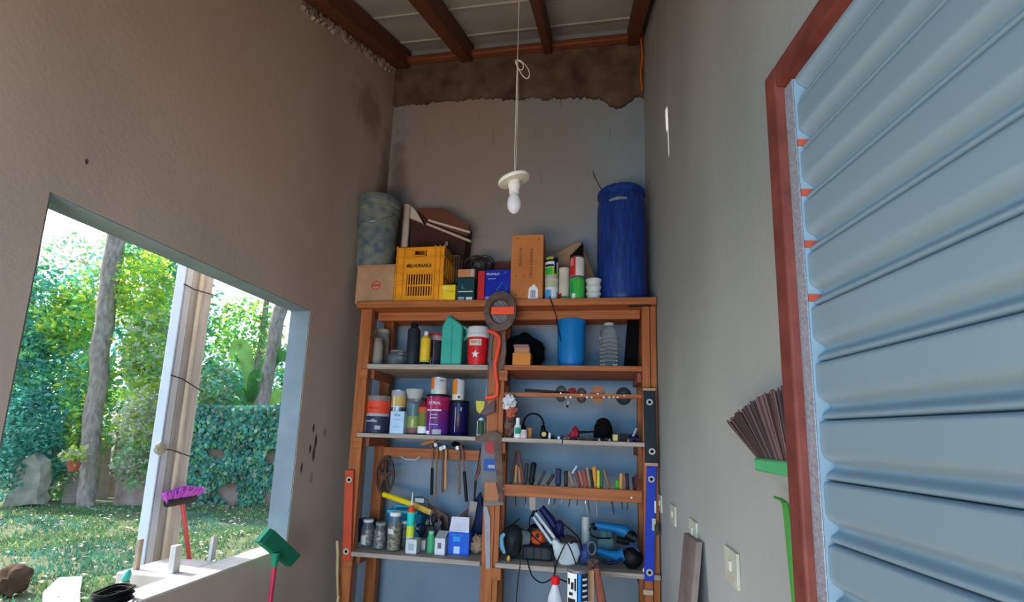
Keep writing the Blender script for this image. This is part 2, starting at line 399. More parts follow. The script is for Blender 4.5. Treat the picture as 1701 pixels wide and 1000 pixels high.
# ================================================================== DOOR LEAF
A = -.1266; dv = Vector((math.sin(A), math.cos(A), 0)); nv_ = Vector((-math.cos(A), math.sin(A), 0))   # nv_ faces the room
D0 = Vector((.30, .80, 0))
root = bpy.data.objects.new('door_1', None); col.objects.link(root); root.location = D0; struct(root)
def dp(s_, z, d): return D0 + dv * s_ + nv_ * d + Vector((0, 0, z))
def dbox(mb, s0, s1, z0, z1, d0, d1):
    vs = [dp(s, z, d) for d in (d0, d1) for s, z in ((s0, z0), (s1, z0), (s1, z1), (s0, z1))]
    mb.add(vs, [(0, 1, 2, 3), (4, 7, 6, 5), (0, 4, 5, 1), (1, 5, 6, 2), (2, 6, 7, 3), (3, 7, 4, 0)])
ZT, ZB, SW = 2.128, .02, -.93
M_fr = mat('red_primer_steel', (.10, .025, .018), .6, .1, 0, 14, .25, (.20, .05, .035))
M_gal = mat('galvanised_strip', (.24, .21, .23), .5, .3, 0, 220, 0, (.36, .39, .44))
M_sl = mat('grey_blue_enamel_slat', (.21, .285, .33), .36, .2, .05, 2, 0)
mb = MB().mat(M_fr)
dbox(mb, -.042, -.007, ZB, ZT, -.028, 0); dbox(mb, SW, SW + .042, ZB, ZT, -.028, 0)
dbox(mb, SW + .042, -.042, ZT - .042, ZT, -.028, 0); dbox(mb, SW + .042, -.042, ZB, ZB + .042, -.028, 0)
mb.build('frame', root, bev=.004)
mb = MB().mat(K('dark_flange', (.07, .04, .03), .6)); dbox(mb, -.007, 0, ZB, ZT, -.028, -.005); mb.build('outer_flange', root, bev=.0015)
mb = MB().mat(M_gal); dbox(mb, -.066, -.042, ZB + .04, ZT - .045, -.0155, -.0135); mb.build('edge_strip', root, bev=.002)
mb = MB().mat(M_sl); dbox(mb, -.0655, -.042, ZB + .04, ZT - .045, -.045, -.0157); mb.build('inner_return', root)
mb = MB().mat(K('primer_spot', (.36, .06, .03), .6))  # rust primer showing on the strip's side at the upper slat grooves
for k in range(1, 5):
    z = 2.0405 - .0845 * k + .012
    if z > .1: dbox(mb, -.0675, -.0656, z - .004, z + .007, -.040, -.0157)
mb.build('primer_side_spot', root)
mb = MB().mat(M_sl)
per = .0845; prof = [(0, .006), (.02, .009), (.04, .0105), (.07, .011), (.11, .011), (.47, .011), (.52, .0109), (.56, .0102), (.60, .0088), (.64, .006), (.67, .003), (.70, .0), (.73, -.0018), (.76, -.002), (.79, -.0012), (.82, .001), (.85, .0042), (.88, .0066), (.915, .0078), (.95, .0074), (.972, .0055), (.985, .003), (.99, -.007), (.999, -.007)]
zz = []; k = -1
while True:
    z0 = 2.0405 - per * k
    if z0 < .05: break
    for t, d in prof:
        z = z0 - per * t
        if ZB + .04 < z < ZT - .041: zz.append((z, d * 1.35 - .034))
    k += 1
vs = []
for z, d in zz: vs += [dp(-.0665, z, d), dp(SW + .04, z, d)]
mb.add(vs, [(2*i, 2*i+1, 2*i+3, 2*i+2) for i in range(len(zz) - 1)])
vs = []
for z, d in zz: vs += [dp(-.0665, z, -.045), dp(SW + .04, z, -.045)]
mb.add(vs, [(2*i, 2*i+2, 2*i+3, 2*i+1) for i in range(len(zz) - 1)])
mb.build('slatted_panel', root, angle=50)
# ================================================================== SHELF UNIT
U = thing('wooden_shelf_unit', (-.6, 3.35, 0), 'tall orange-stained wooden shelf unit with two bays against the back wall', 'shelf unit')
def sb(name, a, b, M, bev=.003, label=None):
    mb = MB().mat(M); mb.box(a, b); o = mb.build(name, U, bev=bev)
    if label: o['label'] = label
    return o
YB = 3.47
for x0, x1 in ((-1.645, -1.56), (-.675, -.60)):
    sb('post', (x0, FR, 0), (x1, FR + .05, SA - .05), W_orz)
    sb('post', (x0 + .01, YB, 0), (x1 + .005, YB + .06, SA - .05), W_orz)
sb('post', (.345, FR, 0), (.395, FR + .05, SA - .05), W_orz); sb('post', (.40, FR + .015, 0), (.438, FR + .06, SA - .05), W_orz)
sb('post', (.35, YB, 0), (.43, YB + .06, SA - .05), W_orz)
sb('post', (-.60, FR + .01, 0), (-.565, FR + .06, SA - .05), W_orz)
sb('top_board', (-1.668, FR - .035, SA - .048), (.438, BK - .01, SA), W_or)
sb('front_apron', (-1.56, FR + .10, SA - .112), (.345, FR + .13, SA - .0485), W_or)
for (a, b, z, th) in ((-1.56, -.675, SB, .035), (-.565, .345, SB, .035)):
    sb('shelf_board', (a, FR - .01, z - th), (b, BK - .03, z), W_gr if a < -1 else W_or)
sb('shelf_board', (-1.585, FR - .035, SCC - .028), (-.70, BK - .03, SCC), W_gr)
sb('shelf_board', (-.585, FR - .035, SCC - .028), (-.165, BK - .03, SCC), W_gr)
sb('shelf_board', (-.16, FR - .037, SCC - .030), (.372, BK - .03, SCC - .002), W_gr)
sb('shelf_board', (-1.575, FR - .02, SE - .03), (-.677, BK - .03, SE), W_gr)
sb('shelf_board', (-.578, FR - .02, SE - .03), (.437, BK - .03, SE), W_gr)
# side bearers under every shelf
for z in (SB - .035, SCC - .03, SE - .03):
    for x in (-1.555, .318):
        sb('side_bearer', (x, FR + .05, z - .065), (x + .025, YB, z - .001), W_ory)
    sb('side_bearer', (-.62, FR + .065, z - .065), (-.59, YB, z - .001), W_ory)
    for x in (-1.61, -.60): sb('bearer_block', (x, FR - .018, z - .075), (x + .06, FR - .0005, z - .002), W_or)
for x in (.36,): sb('bearer_block', (x, FR - .018, SCC - .12), (x + .04, FR - .0005, SCC - .032), W_or)
sb('back_rail', (-1.545, YB - .025, 1.300), (-.61, YB - .001, 1.375), W_or)
sb('tool_rail', (-.565, FR - .0, 1.103), (.335, FR + .025, SR), W_or)
sb('tool_rail', (-.565, FR + .07, 1.118), (.335, FR + .09, SR - .012), W_or)
sb('hanging_rod', (-.565, FR + .02, 1.755), (.345, FR + .045, 1.782), W_or)
for x, z in ((-.545, 1.147), (.27, 1.132)):
    mb = MB().mat(white); mb.lathe((x, FR + .001, z), [(.007, 0), (.006, .003)], 12, (0, -1, 0)); mb.build('screw_head', U)
mb = MB().mat(dgrey); mb.box((.26, FR - .03, SA - .056), (.40, FR - .0005, SA - .049)); mb.build('metal_patch', U)
# ================================================================== GARDEN
def leafmat(name, c, tr=.45, rough=.45):
    M = bpy.data.materials.new(name); M.use_nodes = True
    n = M.node_tree.nodes; l = M.node_tree.links; b = n['Principled BSDF']; out = n['Material Output']
    geo = n.new('ShaderNodeTexCoord'); no = n.new('ShaderNodeTexNoise'); no.inputs['Scale'].default_value = 2.5
    l.new(geo.outputs['Object'], no.inputs[0])
    rp = n.new('ShaderNodeValToRGB'); rp.color_ramp.elements[0].color = (*[v*.6 for v in c], 1); rp.color_ramp.elements[1].color = (*[min(1, v*1.5) for v in c], 1)
    rp.color_ramp.elements[0].position = .3; rp.color_ramp.elements[1].position = .7
    l.new(no.outputs['Fac'], rp.inputs[0]); l.new(rp.outputs[0], b.inputs['Base Color']); b.inputs['Roughness'].default_value = rough
    t = n.new('ShaderNodeBsdfTranslucent'); l.new(rp.outputs[0], t.inputs[0]); mx = n.new('ShaderNodeMixShader'); mx.inputs[0].default_value = tr
    l.new(b.outputs[0], mx.inputs[1]); l.new(t.outputs[0], mx.inputs[2]); l.new(mx.outputs[0], out.inputs[0]); return M
L_teal = leafmat('blue_green_leaf', (.15, .50, .42), .5); L_green = leafmat('green_leaf', (.20, .52, .17), .5)  # teal puts the foliage's shade into the leaf colour
L_lime = leafmat('lime_leaf', (.55, .75, .10), .6); L_pale = leafmat('pale_leaf', (.50, .58, .42), .4); L_dark = leafmat('dark_leaf', (.06, .26, .20), .4)  # lime paints sunlit leaves by colour
M_bark = mat('pale_bark', (.20, .17, .14), .9, 0, 0, 6, .6, (.42, .38, .32), .2, stretch=(3, 3, 1))
GN = Vector((-.371, .928, 0)); GD = Vector((.928, .371, 0))
def G(x, y, off=0): r = ray(x, y); return CAM + r * ((10.1 + off) / GN.dot(r))
def gpx(off): return 10.1 / FPX * 1.28
def leaves(mb, c, rad, n, mats, size=.11, seed=0, shell=.35):
    rnd = random.Random(seed)
    for i in range(n):
        M = mats[rnd.randrange(len(mats))]
        u = rnd.uniform(-1, 1); a = rnd.uniform(0, 2*PI); q = math.sqrt(1 - u*u); k = rnd.uniform(shell, 1.05) ** .7
        p = Vector((c[0] + rad[0]*q*math.cos(a)*k, c[1] + rad[1]*q*math.sin(a)*k, c[2] + rad[2]*u*k))
        s = size * rnd.uniform(.6, 1.35)
        d = Vector((rnd.gauss(0, 1), rnd.gauss(0, 1), rnd.gauss(-.3, .8))).normalized()
        e = d.cross(Vector((rnd.gauss(0, 1), rnd.gauss(0, 1), rnd.gauss(0, 1)))).normalized(); f = d.cross(e)
        mb.mat(M); mb.add([p, p + d*s*.5 + e*s*.27 + f*s*.07, p + d*s, p + d*s*.5 - e*s*.27 + f*s*.07], [(0, 1, 2), (0, 2, 3)])
seedc = [10]
def tree(name, label, cat, trunks, crowns, group=None, size=.11, fol='foliage'):
    """crowns: (px, py, rx, ry, off, n, mats) measured on the garden's back plane; trunks: (points (px,py,off), radius)"""
    base = None
    if trunks: base = G(*trunks[0][0][0]); base.z = 0
    else:
        base = G(crowns[0][0], crowns[0][1], crowns[0][4]).copy(); base.z = 0
    t = thing(name, base, label, cat, group)
    for pts, r0, r1 in trunks:
        P = [G(*p) for p in pts]
        if P[0].z < .4: P[0].z = -.05
        full = []
        for i in range(len(P) - 1):
            for k in range(5):
                q = P[i].lerp(P[i+1], k / 5); q += Vector((noise.noise(q*2), noise.noise(q*2 + Vector((9, 0, 0))), 0)) * .05; full.append(q)
        full.append(P[-1])
        mb = MB().mat(M_bark); nn = len(full)
        mb.tube(full, [r0 + (r1 - r0) * i / (nn-1) * 1.0 + .012*noise.noise(full[i]*7) for i in range(nn)], 12, up=(0, 1, 0)); mb.build('trunk', t)
    mb = MB()
    for (x, y, rx, ry, off, n, mats) in crowns:
        seedc[0] += 1; c = G(x, y, off); k = (c - CAM).dot(Vector(R3[2])) / FPX
        leaves(mb, c, (rx*k, max(.35, (rx+ry)*.35*k), ry*k), n, mats, size, seedc[0])
    if crowns: mb.build(fol, t, smooth=False)
    return t
# lawn
mb = MB().mat(mat('lawn_soil', (.07, .10, .05), .95, 0, 0, 1.1, .3, (.16, .18, .10), .2, detail=9))
mb.box((-40, -8, -.2), (-1.927, 40, 0)); o = struct(mb.build('ground'))
Gm = [leafmat('grass_blade_green', (.10, .25, .11), .3), leafmat('grass_blade_blue_green', (.08, .25, .17), .3), leafmat('grass_blade_yellow', (.34, .40, .10), .4)]
mb = MB(); rnd = random.Random(3)
for i in range(46000):
    x = rnd.uniform(-10.2, -2.3); y = rnd.uniform(2.4, 9.3)
    if -.371*x + .928*y > 10.0: continue
    if noise.noise(Vector((x*1.1, y*1.1, 0))) < -.15 and rnd.random() < .7: continue
    h = rnd.uniform(.025, .075); a = rnd.uniform(0, 2*PI); wd = rnd.uniform(.006, .014); l_ = rnd.uniform(0, .05); b = rnd.uniform(0, 2*PI)
    q = noise.noise(Vector((x*.8, y*.8, 5))); mb.mat(Gm[1] if q > .12 and rnd.random() < .8 else Gm[2] if rnd.random() < .15 else Gm[0])
    mb.add([(x - math.cos(a)*wd, y - math.sin(a)*wd, 0), (x + math.cos(a)*wd, y + math.sin(a)*wd, 0), (x + math.cos(b)*l_, y + math.sin(b)*l_, h)], [(0, 1, 2)])
tag(mb.build('lawn_grass', smooth=False), 'short green grass growing on the lawn outside the window opening', 'grass', kind='stuff')
mb = MB().mat(mat('dry_leaf', (.42, .36, .26), .8, c2=(.62, .58, .48)))
for i in range(1500):
    x = rnd.uniform(-10, -2.6); y = rnd.uniform(2.6, 9.2); s = rnd.uniform(.015, .045); a = rnd.uniform(0, 6.3)
    if rnd.random() < .4: y = min(9, y + 2)
    if -.371*x + .928*y > 9.9: continue
    c, sn = math.cos(a)*s, math.sin(a)*s
    mb.add([(x - c, y - sn, .045), (x + sn*.5, y - c*.5, .06), (x + c, y + sn, .05), (x - sn*.5, y + c*.5, .055)], [(0, 1, 2, 3)])
tag(mb.build('fallen_leaves', smooth=False), 'pale dry leaves scattered over the lawn grass', 'leaves', kind='stuff')
# old garden wall behind the lawn
M_gw = mat('old_garden_wall', (.30, .20, .16), .9, 0, 0, 4, .4, (.46, .38, .32), .2)
mb = MB().mat(M_gw); a = G(190, 820); b = G(560, 830); a.z = b.z = 0
mb.prism([a, b, b + Vector((0, 0, 1.75)), a + Vector((0, 0, 1.75))], GN * .15)
tag(mb.build('garden_wall', origin=(a + b) / 2), 'low weathered masonry garden wall behind the lawn, half hidden by ivy', 'wall')
mb = MB(); rnd = random.Random(8)
for i in range(15000):
    x = rnd.uniform(300, 500); y = 672 + (rnd.random()) * 165
    if y > 800 and rnd.random() < .55: continue
    if noise.noise(Vector((x*.03, y*.03, 1))) < -.28 and y > 740: continue
    p = G(x, y, -.03 - rnd.random()*.35*max(.2, (860 - y)/180)); mb.mat(rnd.choice([L_teal, L_teal, L_teal, L_green, L_dark, L_pale]))
    s = rnd.uniform(.05, .10); d = Vector((rnd.gauss(0, .5), rnd.gauss(0, .5), -1)).normalized(); e = d.cross(GN + Vector((rnd.gauss(0, .5), rnd.gauss(0, .5), rnd.gauss(0, .4)))).normalized()
    mb.add([p, p + d*s*.45 + e*s*.4, p + d*s, p + d*s*.45 - e*s*.4], [(0, 1, 2), (0, 2, 3)])
t = thing('ivy_hedge', G(410, 838), 'dense blue-green ivy hedge hanging over the garden wall', 'hedge'); mb.build('foliage', t, smooth=False)
tree('creeper', 'pale sunlit creeper hanging on the wall just left of the outdoor post', 'creeper', [],
     [(228, 700, 30, 55, -.3, 900, [L_pale, L_pale, L_lime]), (222, 765, 22, 45, -.3, 450, [L_pale, L_green]), (250, 640, 22, 40, 0, 450, [L_pale, L_lime])], size=.09)
tree('tree', 'large pale-barked tree left of the outdoor post with bright lime leaves', 'tree',
     [(((148, 832, -.2), (150, 760, -.1), (160, 650, 0), (174, 540, 0), (192, 400, 0), (215, 250, 0)), .13, .16)],
     [(120, 530, 50, 60, .5, 1400, [L_lime, L_green]), (235, 480, 50, 70, .2, 2000, [L_green, L_lime, L_lime]), (250, 580, 45, 70, .1, 1900, [L_lime, L_green, L_pale]),
      (150, 640, 45, 60, .4, 1100, [L_green, L_lime, L_teal]), (150, 720, 35, 40, .3, 500, [L_green, L_lime])], group=None)
tree('tree', 'tree with leaning grey-brown trunk beside the pale window reveal at right', 'tree',
     [(((425, 830, .7), (436, 670, .7), (452, 580, .7), (470, 500, .7), (490, 380, .8)), .13, .14)],
     [(470, 420, 90, 50, .9, 900, [L_green, L_teal]), (500, 600, 25, 70, .8, 600, [L_green, L_lime]), (360, 640, 40, 40, .6, 900, [L_teal, L_pale, L_green])])
tree('tree', 'thin dark tree behind the leaning trunk, seen under the window head', 'tree',
     [(((405, 830, 2.2), (425, 620, 2.2), (440, 520, 2.2), (450, 400, 2.2)), .08, .06)],
     [(410, 550, 60, 60, 2.4, 1400, [L_green, L_lime, L_green]), (450, 470, 40, 22, 2.2, 160, [L_lime, L_pale])], size=.13)
tree('tree', 'tall dense tree with blue-green leaves at the far left of the window view', 'tree',
     [(((30, 820, .8), (36, 600, .8), (60, 400, .8)), .1, .08)],
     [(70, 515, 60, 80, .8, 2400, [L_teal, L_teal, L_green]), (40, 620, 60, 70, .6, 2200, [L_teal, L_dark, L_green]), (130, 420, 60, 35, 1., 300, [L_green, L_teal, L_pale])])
tree('tree', 'tall background tree with loose crown whose leaves break the white sky', 'tree',
     [(((270, 820, 2.), (262, 600, 2.), (250, 420, 2.)), .1, .07)],
     [(265, 400, 80, 70, 2., 2400, [L_green, L_teal, L_green]), (300, 520, 60, 90, 2., 2000, [L_teal, L_green]), (165, 480, 50, 50, 2.2, 900, [L_teal, L_green, L_lime])], size=.13)
tree('shrub', 'dark blue-green shrub at the lower left behind the stone slabs', 'shrub', [],
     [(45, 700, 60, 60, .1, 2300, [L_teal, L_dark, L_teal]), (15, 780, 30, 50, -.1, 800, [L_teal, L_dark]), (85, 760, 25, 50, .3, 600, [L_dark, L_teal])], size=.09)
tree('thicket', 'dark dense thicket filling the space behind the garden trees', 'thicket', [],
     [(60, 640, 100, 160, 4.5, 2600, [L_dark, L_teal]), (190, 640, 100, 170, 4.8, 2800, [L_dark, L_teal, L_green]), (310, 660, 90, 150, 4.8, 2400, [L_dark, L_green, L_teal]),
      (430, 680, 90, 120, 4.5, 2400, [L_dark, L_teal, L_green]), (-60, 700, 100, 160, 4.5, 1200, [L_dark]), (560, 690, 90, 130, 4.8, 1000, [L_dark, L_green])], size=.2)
# banana plant
def banana(label, base, lv, seed):
    rnd = random.Random(seed); t = thing('banana_plant', base, label, 'banana plant')
    mb = MB().mat(mat('banana_stem', (.20, .26, .10), .7, 0, .2, 5)); mb.tube([base, base + Vector((.03, 0, 1.0)), base + Vector((.06, .02, 2.0))], [.11, .09, .05], 10); mb.build('stem', t)
    for (dx, dz, ln, z0) in lv:
        mb = MB().mat(rnd.choice([leafmat('banana_leaf', (.10, .32, .10), .45), leafmat('banana_leaf_light', (.26, .48, .12), .5)])); d = GD * dx + GN * rnd.uniform(-.4, .3)
        P = []
        for i in range(9):
            u = i / 8; P.append(base + Vector((.06, .02, z0)) + d * (ln * u) + Vector((0, 0, dz * ln * (u - .75 * u * u))))
        vs = []
        for i, p in enumerate(P):
            u = i / 8; wd = .15 * math.sin(PI * min(1, .08 + u * .90)) ** .6; tg = (P[min(i+1, 8)] - P[max(i-1, 0)]).normalized(); side = (tg.cross(GN) + tg.cross(Vector((0, 0, 1)))*.35).normalized()
            vs += [p + side * wd - GN*.3*wd, p, p - side * wd - GN*.3*wd]
        mb.add(vs, [(3*i, 3*i+3, 3*i+4, 3*i+1) for i in range(8)] + [(3*i+1, 3*i+4, 3*i+5, 3*i+2) for i in range(8)]); mb.build('leaf', t)
b0 = G(395, 800, .9); b0.z = 0
banana('banana plant with broad arching green leaves behind the ivy hedge', b0, [(-.8, 1.4, 1.6, 1.9), (.5, 1.8, 1.7, 2.0), (.9, .9, 1.3, 1.8), (-.3, 2.1, 1.8, 2.0), (.2, 1.2, 1.4, 2.0), (-1, .6, 1.2, 1.8)], 1)
b1 = G(118, 800, 1.2); b1.z = 0
banana('young banana plant left of the big pale trunk', b1, [(-.8, 1.0, 1.2, 1.5), (.7, 1.2, 1.2, 1.6), (0.1, 1.6, 1.3, 1.6)], 2)
# stones, boards and pots at the foot of the trees
M_st = mat('mossy_stone', (.24, .24, .17), .9, 0, 0, 5, .7, (.46, .44, .36), .2)
def onz(x, y, z=0): return PZ(x, y, z)
def slab(label, pts, off, th):
    c = onz(*pts[0]); base_d = GN.dot(c) - 10.1
    P = [G(x, y, base_d + off) for x, y in pts]; mb = MB().mat(M_st)
    n = len(P); cen = sum(P, Vector()) / n; rings = []
    for d, k in ((0, .92), (.35, 1), (.7, .98), (1, .85)):
        ring = []
        for i in range(n):
            for j in range(4):
                q = P[i].lerp(P[(i+1) % n], j / 4); q = cen + (q - cen) * k
                q += Vector((1, 1, 1)) * noise.noise(q * 3 + Vector((d*3, 0, 0))) * .07 + GN * (d * th); ring.append(q)
        rings.append(ring)
    m_ = len(rings[0]); vs = [v for r in rings for v in r]
    fs = [(r*m_+i, r*m_+(i+1) % m_, (r+1)*m_+(i+1) % m_, (r+1)*m_+i) for r in range(3) for i in range(m_)]
    fs += [tuple(range(m_))[::-1], tuple(range(3*m_, 4*m_))]; mb.add(vs, fs)
    tag(mb.build('stone_slab', origin=(cen.x, cen.y, 0)), label, 'stone')
slab('broad mossy grey stone slab leaning at the left edge of the lawn', [(8, 842), (66, 840), (74, 768), (48, 754), (24, 768)], 0, .25)
slab('tall narrow stone slab standing behind the mossy one', [(50, 838), (72, 836), (90, 728), (62, 734), (46, 790)], .35, .2)
mb_names = [((112, 836), (122, 786), .10), ((128, 832), (146, 700), .10), ((104, 832), (112, 690), .07), ((190, 826), (210, 700), .14), ((168, 828), (176, 720), .1)]
lb = ['short weathered board leaning below the red flowerpot', 'tall weathered board leaning beside the big pale trunk', 'pale fence board behind the stone slabs',
      'wide brown board standing right of the big pale trunk', 'brown board propped close to the big pale trunk on its right']
for (p0, p1, wd), l_ in zip(mb_names, lb):
    a = onz(*p0); od = GN.dot(a) - 10.1; b = G(*p1, od + .35); mb = MB().mat(W_grz)
    mb.prism([a - GD*wd, a + GD*wd, b + GD*wd, b - GD*wd], GN * .03); tag(mb.build('fence_board', origin=a), l_, 'board', 'boards leaning at the garden edge')
c = G(121, 783, -.6); t = thing('potted_plant', c, 'red-brown flowerpot with pale green leaves hung near the big pale trunk', 'potted plant')
k = (c - CAM).dot(Vector(R3[2])) / FPX
mb = MB().mat(mat('terracotta', (.42, .10, .07), .7)); mb.lathe(c, [(6*k, 0), (9*k, 13*k), (10*k, 13*k), (10*k, 16*k), (8.5*k, 16*k)], 20); mb.build('pot', t)
mb = MB(); leaves(mb, c + Vector((0, 0, 26*k)), (15*k, 15*k, 13*k), 160, [L_pale, L_lime], .1, 4); mb.build('foliage', t, smooth=False)
mb = MB().mat(dgrey); mb.tube([c + Vector((0, 0, 14*k)), c + Vector((.02, 0, 60*k))], .01, 5); mb.build('hanger', t)
mb = MB(); c = onz(97, 832); leaves(mb, c + Vector((0, 0, .45)), (.22, .22, .42), 150, [L_pale, L_green], .17, 5)
tag(mb.build('leafy_plant', origin=c, smooth=False), 'low plant with big pale leaves between stone slabs and boards', 'plant')
c = onz(108, 990); t = None
mb = MB().mat(white); mb.prism([onz(70, 992), onz(132, 992), onz(136, 966), onz(96, 968)], (0, 0, .05)); mb.prism([onz(70, 1010), onz(132, 1010), onz(132, 992), onz(70, 992)], (0, 0, .05))
tag(mb.build('plastic_sheet', origin=c, bev=.01), 'white plastic panel lying on the grass below the window', 'panel')
c = onz(16, 990); mb = MB().mat(mat('dark_log', (.07, .04, .025), .9, 0, .4, 12, .6)); mb.blob(c + Vector((0, 0, .13)), (.13, .1, .13), 3, .18)
tag(mb.build('tree_stump', origin=c), 'small dark brown stump on the grass at bottom left', 'stump')
# outdoor post
XP = -2.3
def py_(x, y=700): return PX(x, y, XP).y
e = [py_(v) for v in (256.5, 272, 275.5, 287, 289, 326, 299, 305)]
e[0] = PX(256.5, 700, XP - .05).y
t = thing('outdoor_post', (XP - .05, (e[0] + e[5]) / 2, 0), 'tall outdoor post of pale channel and weathered plank strapped together', 'post')
M_wp = mat('pale_painted_steel', (.54, .62, .74), .5, 0, .08, 5); M_gp = mat('shadow_gap', (.05, .055, .07), .8)
for nm, a, b, x0, x1, M in (('pale_channel', e[0], e[1], XP - .05, XP + .01, M_wp), ('gap_strip', e[1], e[2], XP - .05, XP - .015, M_gp), ('inner_channel', e[2], e[3], XP - .05, XP, M_wp),
                         ('timber_plank', e[4], e[5], XP - .07, XP - .01, woodmat('sun_bleached_timber', (.34, .34, .35), (.54, .54, .54), 'Z'))):
    mb = MB().mat(M); mb.box((x0, a, 0), (x1, b, 4.2)); mb.build(nm, t, bev=.004)
mb = MB().mat(cream); mb.cyl((XP + .003, (e[6] + e[7]) / 2, 0), (XP + .003, (e[6] + e[7]) / 2, 4.2), .011); mb.build('conduit', t)
for y0, y1 in ((455, 470), (620, 640), (745, 750)):
    mb = MB().mat(dgrey); a = PX(262, y0, XP + .016); b = PX(330, y1 + 10, XP + .016); mb.tube([(XP + .014, e[0] - .004, a.z), (XP + .018, (e[3]), a.z - .01), (XP + .014, e[5] + .004, b.z)], .0035, 6); mb.build('strap_wire', t)
c = PX(266, 745, XP + .02); mb = MB().mat(M_st); mb.blob(c, (.02, .03, .035), 5, .2); mb.build('insulator', t)
# board table outside the sill, stakes on it
mb = MB().mat(M_sill); mb.box((-2.215, 2.03, .735), (-1.932, 2.315, .79)); t = thing('outer_ledge', (-2.07, 2.17, 0), 'pale wooden ledge box standing outside against the window sill', 'ledge'); mb.build('top', t, bev=.003)
mb = MB().mat(M_gw); mb.box((-2.19, 2.06, 0), (-1.935, 2.29, .735)); mb.build('base', t)
def stake(p, h, wd, th, label, M=M_sill, lean=0):
    mb = MB().mat(M); mb.box((p.x - th/2, p.y - wd/2, p.z), (p.x + th/2, p.y + wd/2, p.z + h), rot=Rx(lean)); return tag(mb.build('stake', origin=p, bev=.002), label, 'stake', 'short wooden stakes outside the window')
p = PZ(288, 951, .79); stake(p, PX(292, 906, p.x).z - .79, .04, .03, 'white stake on the middle of the outer ledge')
p = PZ(351, 931, .79); stake(p, PX(351, 892, p.x).z - .79, .03, .02, 'white notched stake at the right end of the outer ledge', lean=-3)
p = PZ(226, 946, .79); stake(p, PX(226, 897, p.x).z - .79, .022, .02, 'grey wooden stake at the left end of the outer ledge', W_grz)
# purple broom and its handle
p = PX(303, 838, -2.245); q = PX(316, 938, -2.2); dirn = (p - q).normalized(); q2 = p - dirn * (p.z / dirn.z)
t = thing('broom', q2, 'upturned broom with purple bristles leaning on the outdoor post', 'broom')
mb = MB().mat(K('pink_red_handle', (.62, .10, .10), .4)); mb.tube([q2, p + dirn * .02], .012, 10); mb.build('handle', t)
mb = MB().mat(dgrey); a = PX(277, 836, -2.245); b = PX(323, 828, -2.245); mb.tube([a, b], .022, 10); mb.build('head', t)
mb = MB(); pm = K('purple_bristle', (.55, .12, .62), .5); mb.mat(pm); rnd = random.Random(2)
for i in range(260):
    u = rnd.random(); s0 = a.lerp(b, u); s1 = s0 + Vector((rnd.uniform(-.03, .03), (u - .4) * .07, rnd.uniform(.05, .085) * (1 - .3*abs(u-.5)*2))); mb.tube([s0, s1], .004, 4)
mb.build('bristles', t, smooth=False)
# green push broom leaning inside on the sill corner
hp = PY(453, 925, 2.40); hp = PX(455, 922, XL + .09)
t = thing('push_broom', (hp.x + .02, hp.y - .1, 0), 'green-headed brush with red handle leaning inside the window corner', 'broom')
mb = MB().mat(K('green_brush_block', (.01, .22, .11), .45)); P = [PX(x, y, XL + .09) for x, y in ((447, 880), (492, 922), (474, 941), (425, 902))]
mb.prism(P, (.035, 0, 0)); mb.build('head', t, bev=.004)
mb = MB().mat(K('green_bristle', (.02, .28, .16), .6)); P2 = [PX(x, y, XL + .09) for x, y in ((447, 880), (440, 877), (421, 899), (425, 902))]; mb.prism([v + Vector((.003, 0, 0)) for v in P2], (.028, 0, 0)); mb.build('bristles', t)
mb = MB().mat(K('crimson_handle', (.50, .03, .07), .35)); a = PX(458, 925, XL + .13); b = PX(450, 990, XL + .135); dd = (b - a).normalized(); mb.tube([a, a + dd * (a.z / -dd.z)], .0125, 12); mb.build('handle', t)
mb = MB().mat(K('green_brush_block', (.01, .22, .11), .45)); mb.tube([a - dd*.02, a + dd*.05], [.02, .014], 12); mb.build('socket', t)
# cable coil and teal cap on the sill
c = PZ(207, 984, .79); c = Vector((XL - .07, c.y if False else 1.70, .79)); mb = MB().mat(black)
for i in range(7):
    r_ = .055 - .004 * (i % 3); mb.tube([(c.x + r_*math.cos(k*PI/10), c.y + r_*1.35*math.sin(k*PI/10), .797 + .007*i + .004*math.sin(k)) for k in range(20)], .0045, 6, closed=True)
tag(mb.build('cable_coil', origin=c), 'coil of black cable lying on the window sill', 'cable')
p = PX(207, 966, -2.05); t = thing('spray_bottle', (p.x, p.y, 0), 'bottle top with teal cap just outside the window at lower left', 'bottle')
mb = MB().mat(W_grz); mb.cyl((p.x, p.y, 0), (p.x, p.y, p.z - .0), .02); mb.build('stick', t)
mb = MB().mat(teal); mb.lathe(p, [(.012, 0), (.016, .01), (.014, .035), (.006, .05)], 12, (.1, .25, 1)); mb.build('cap', t)
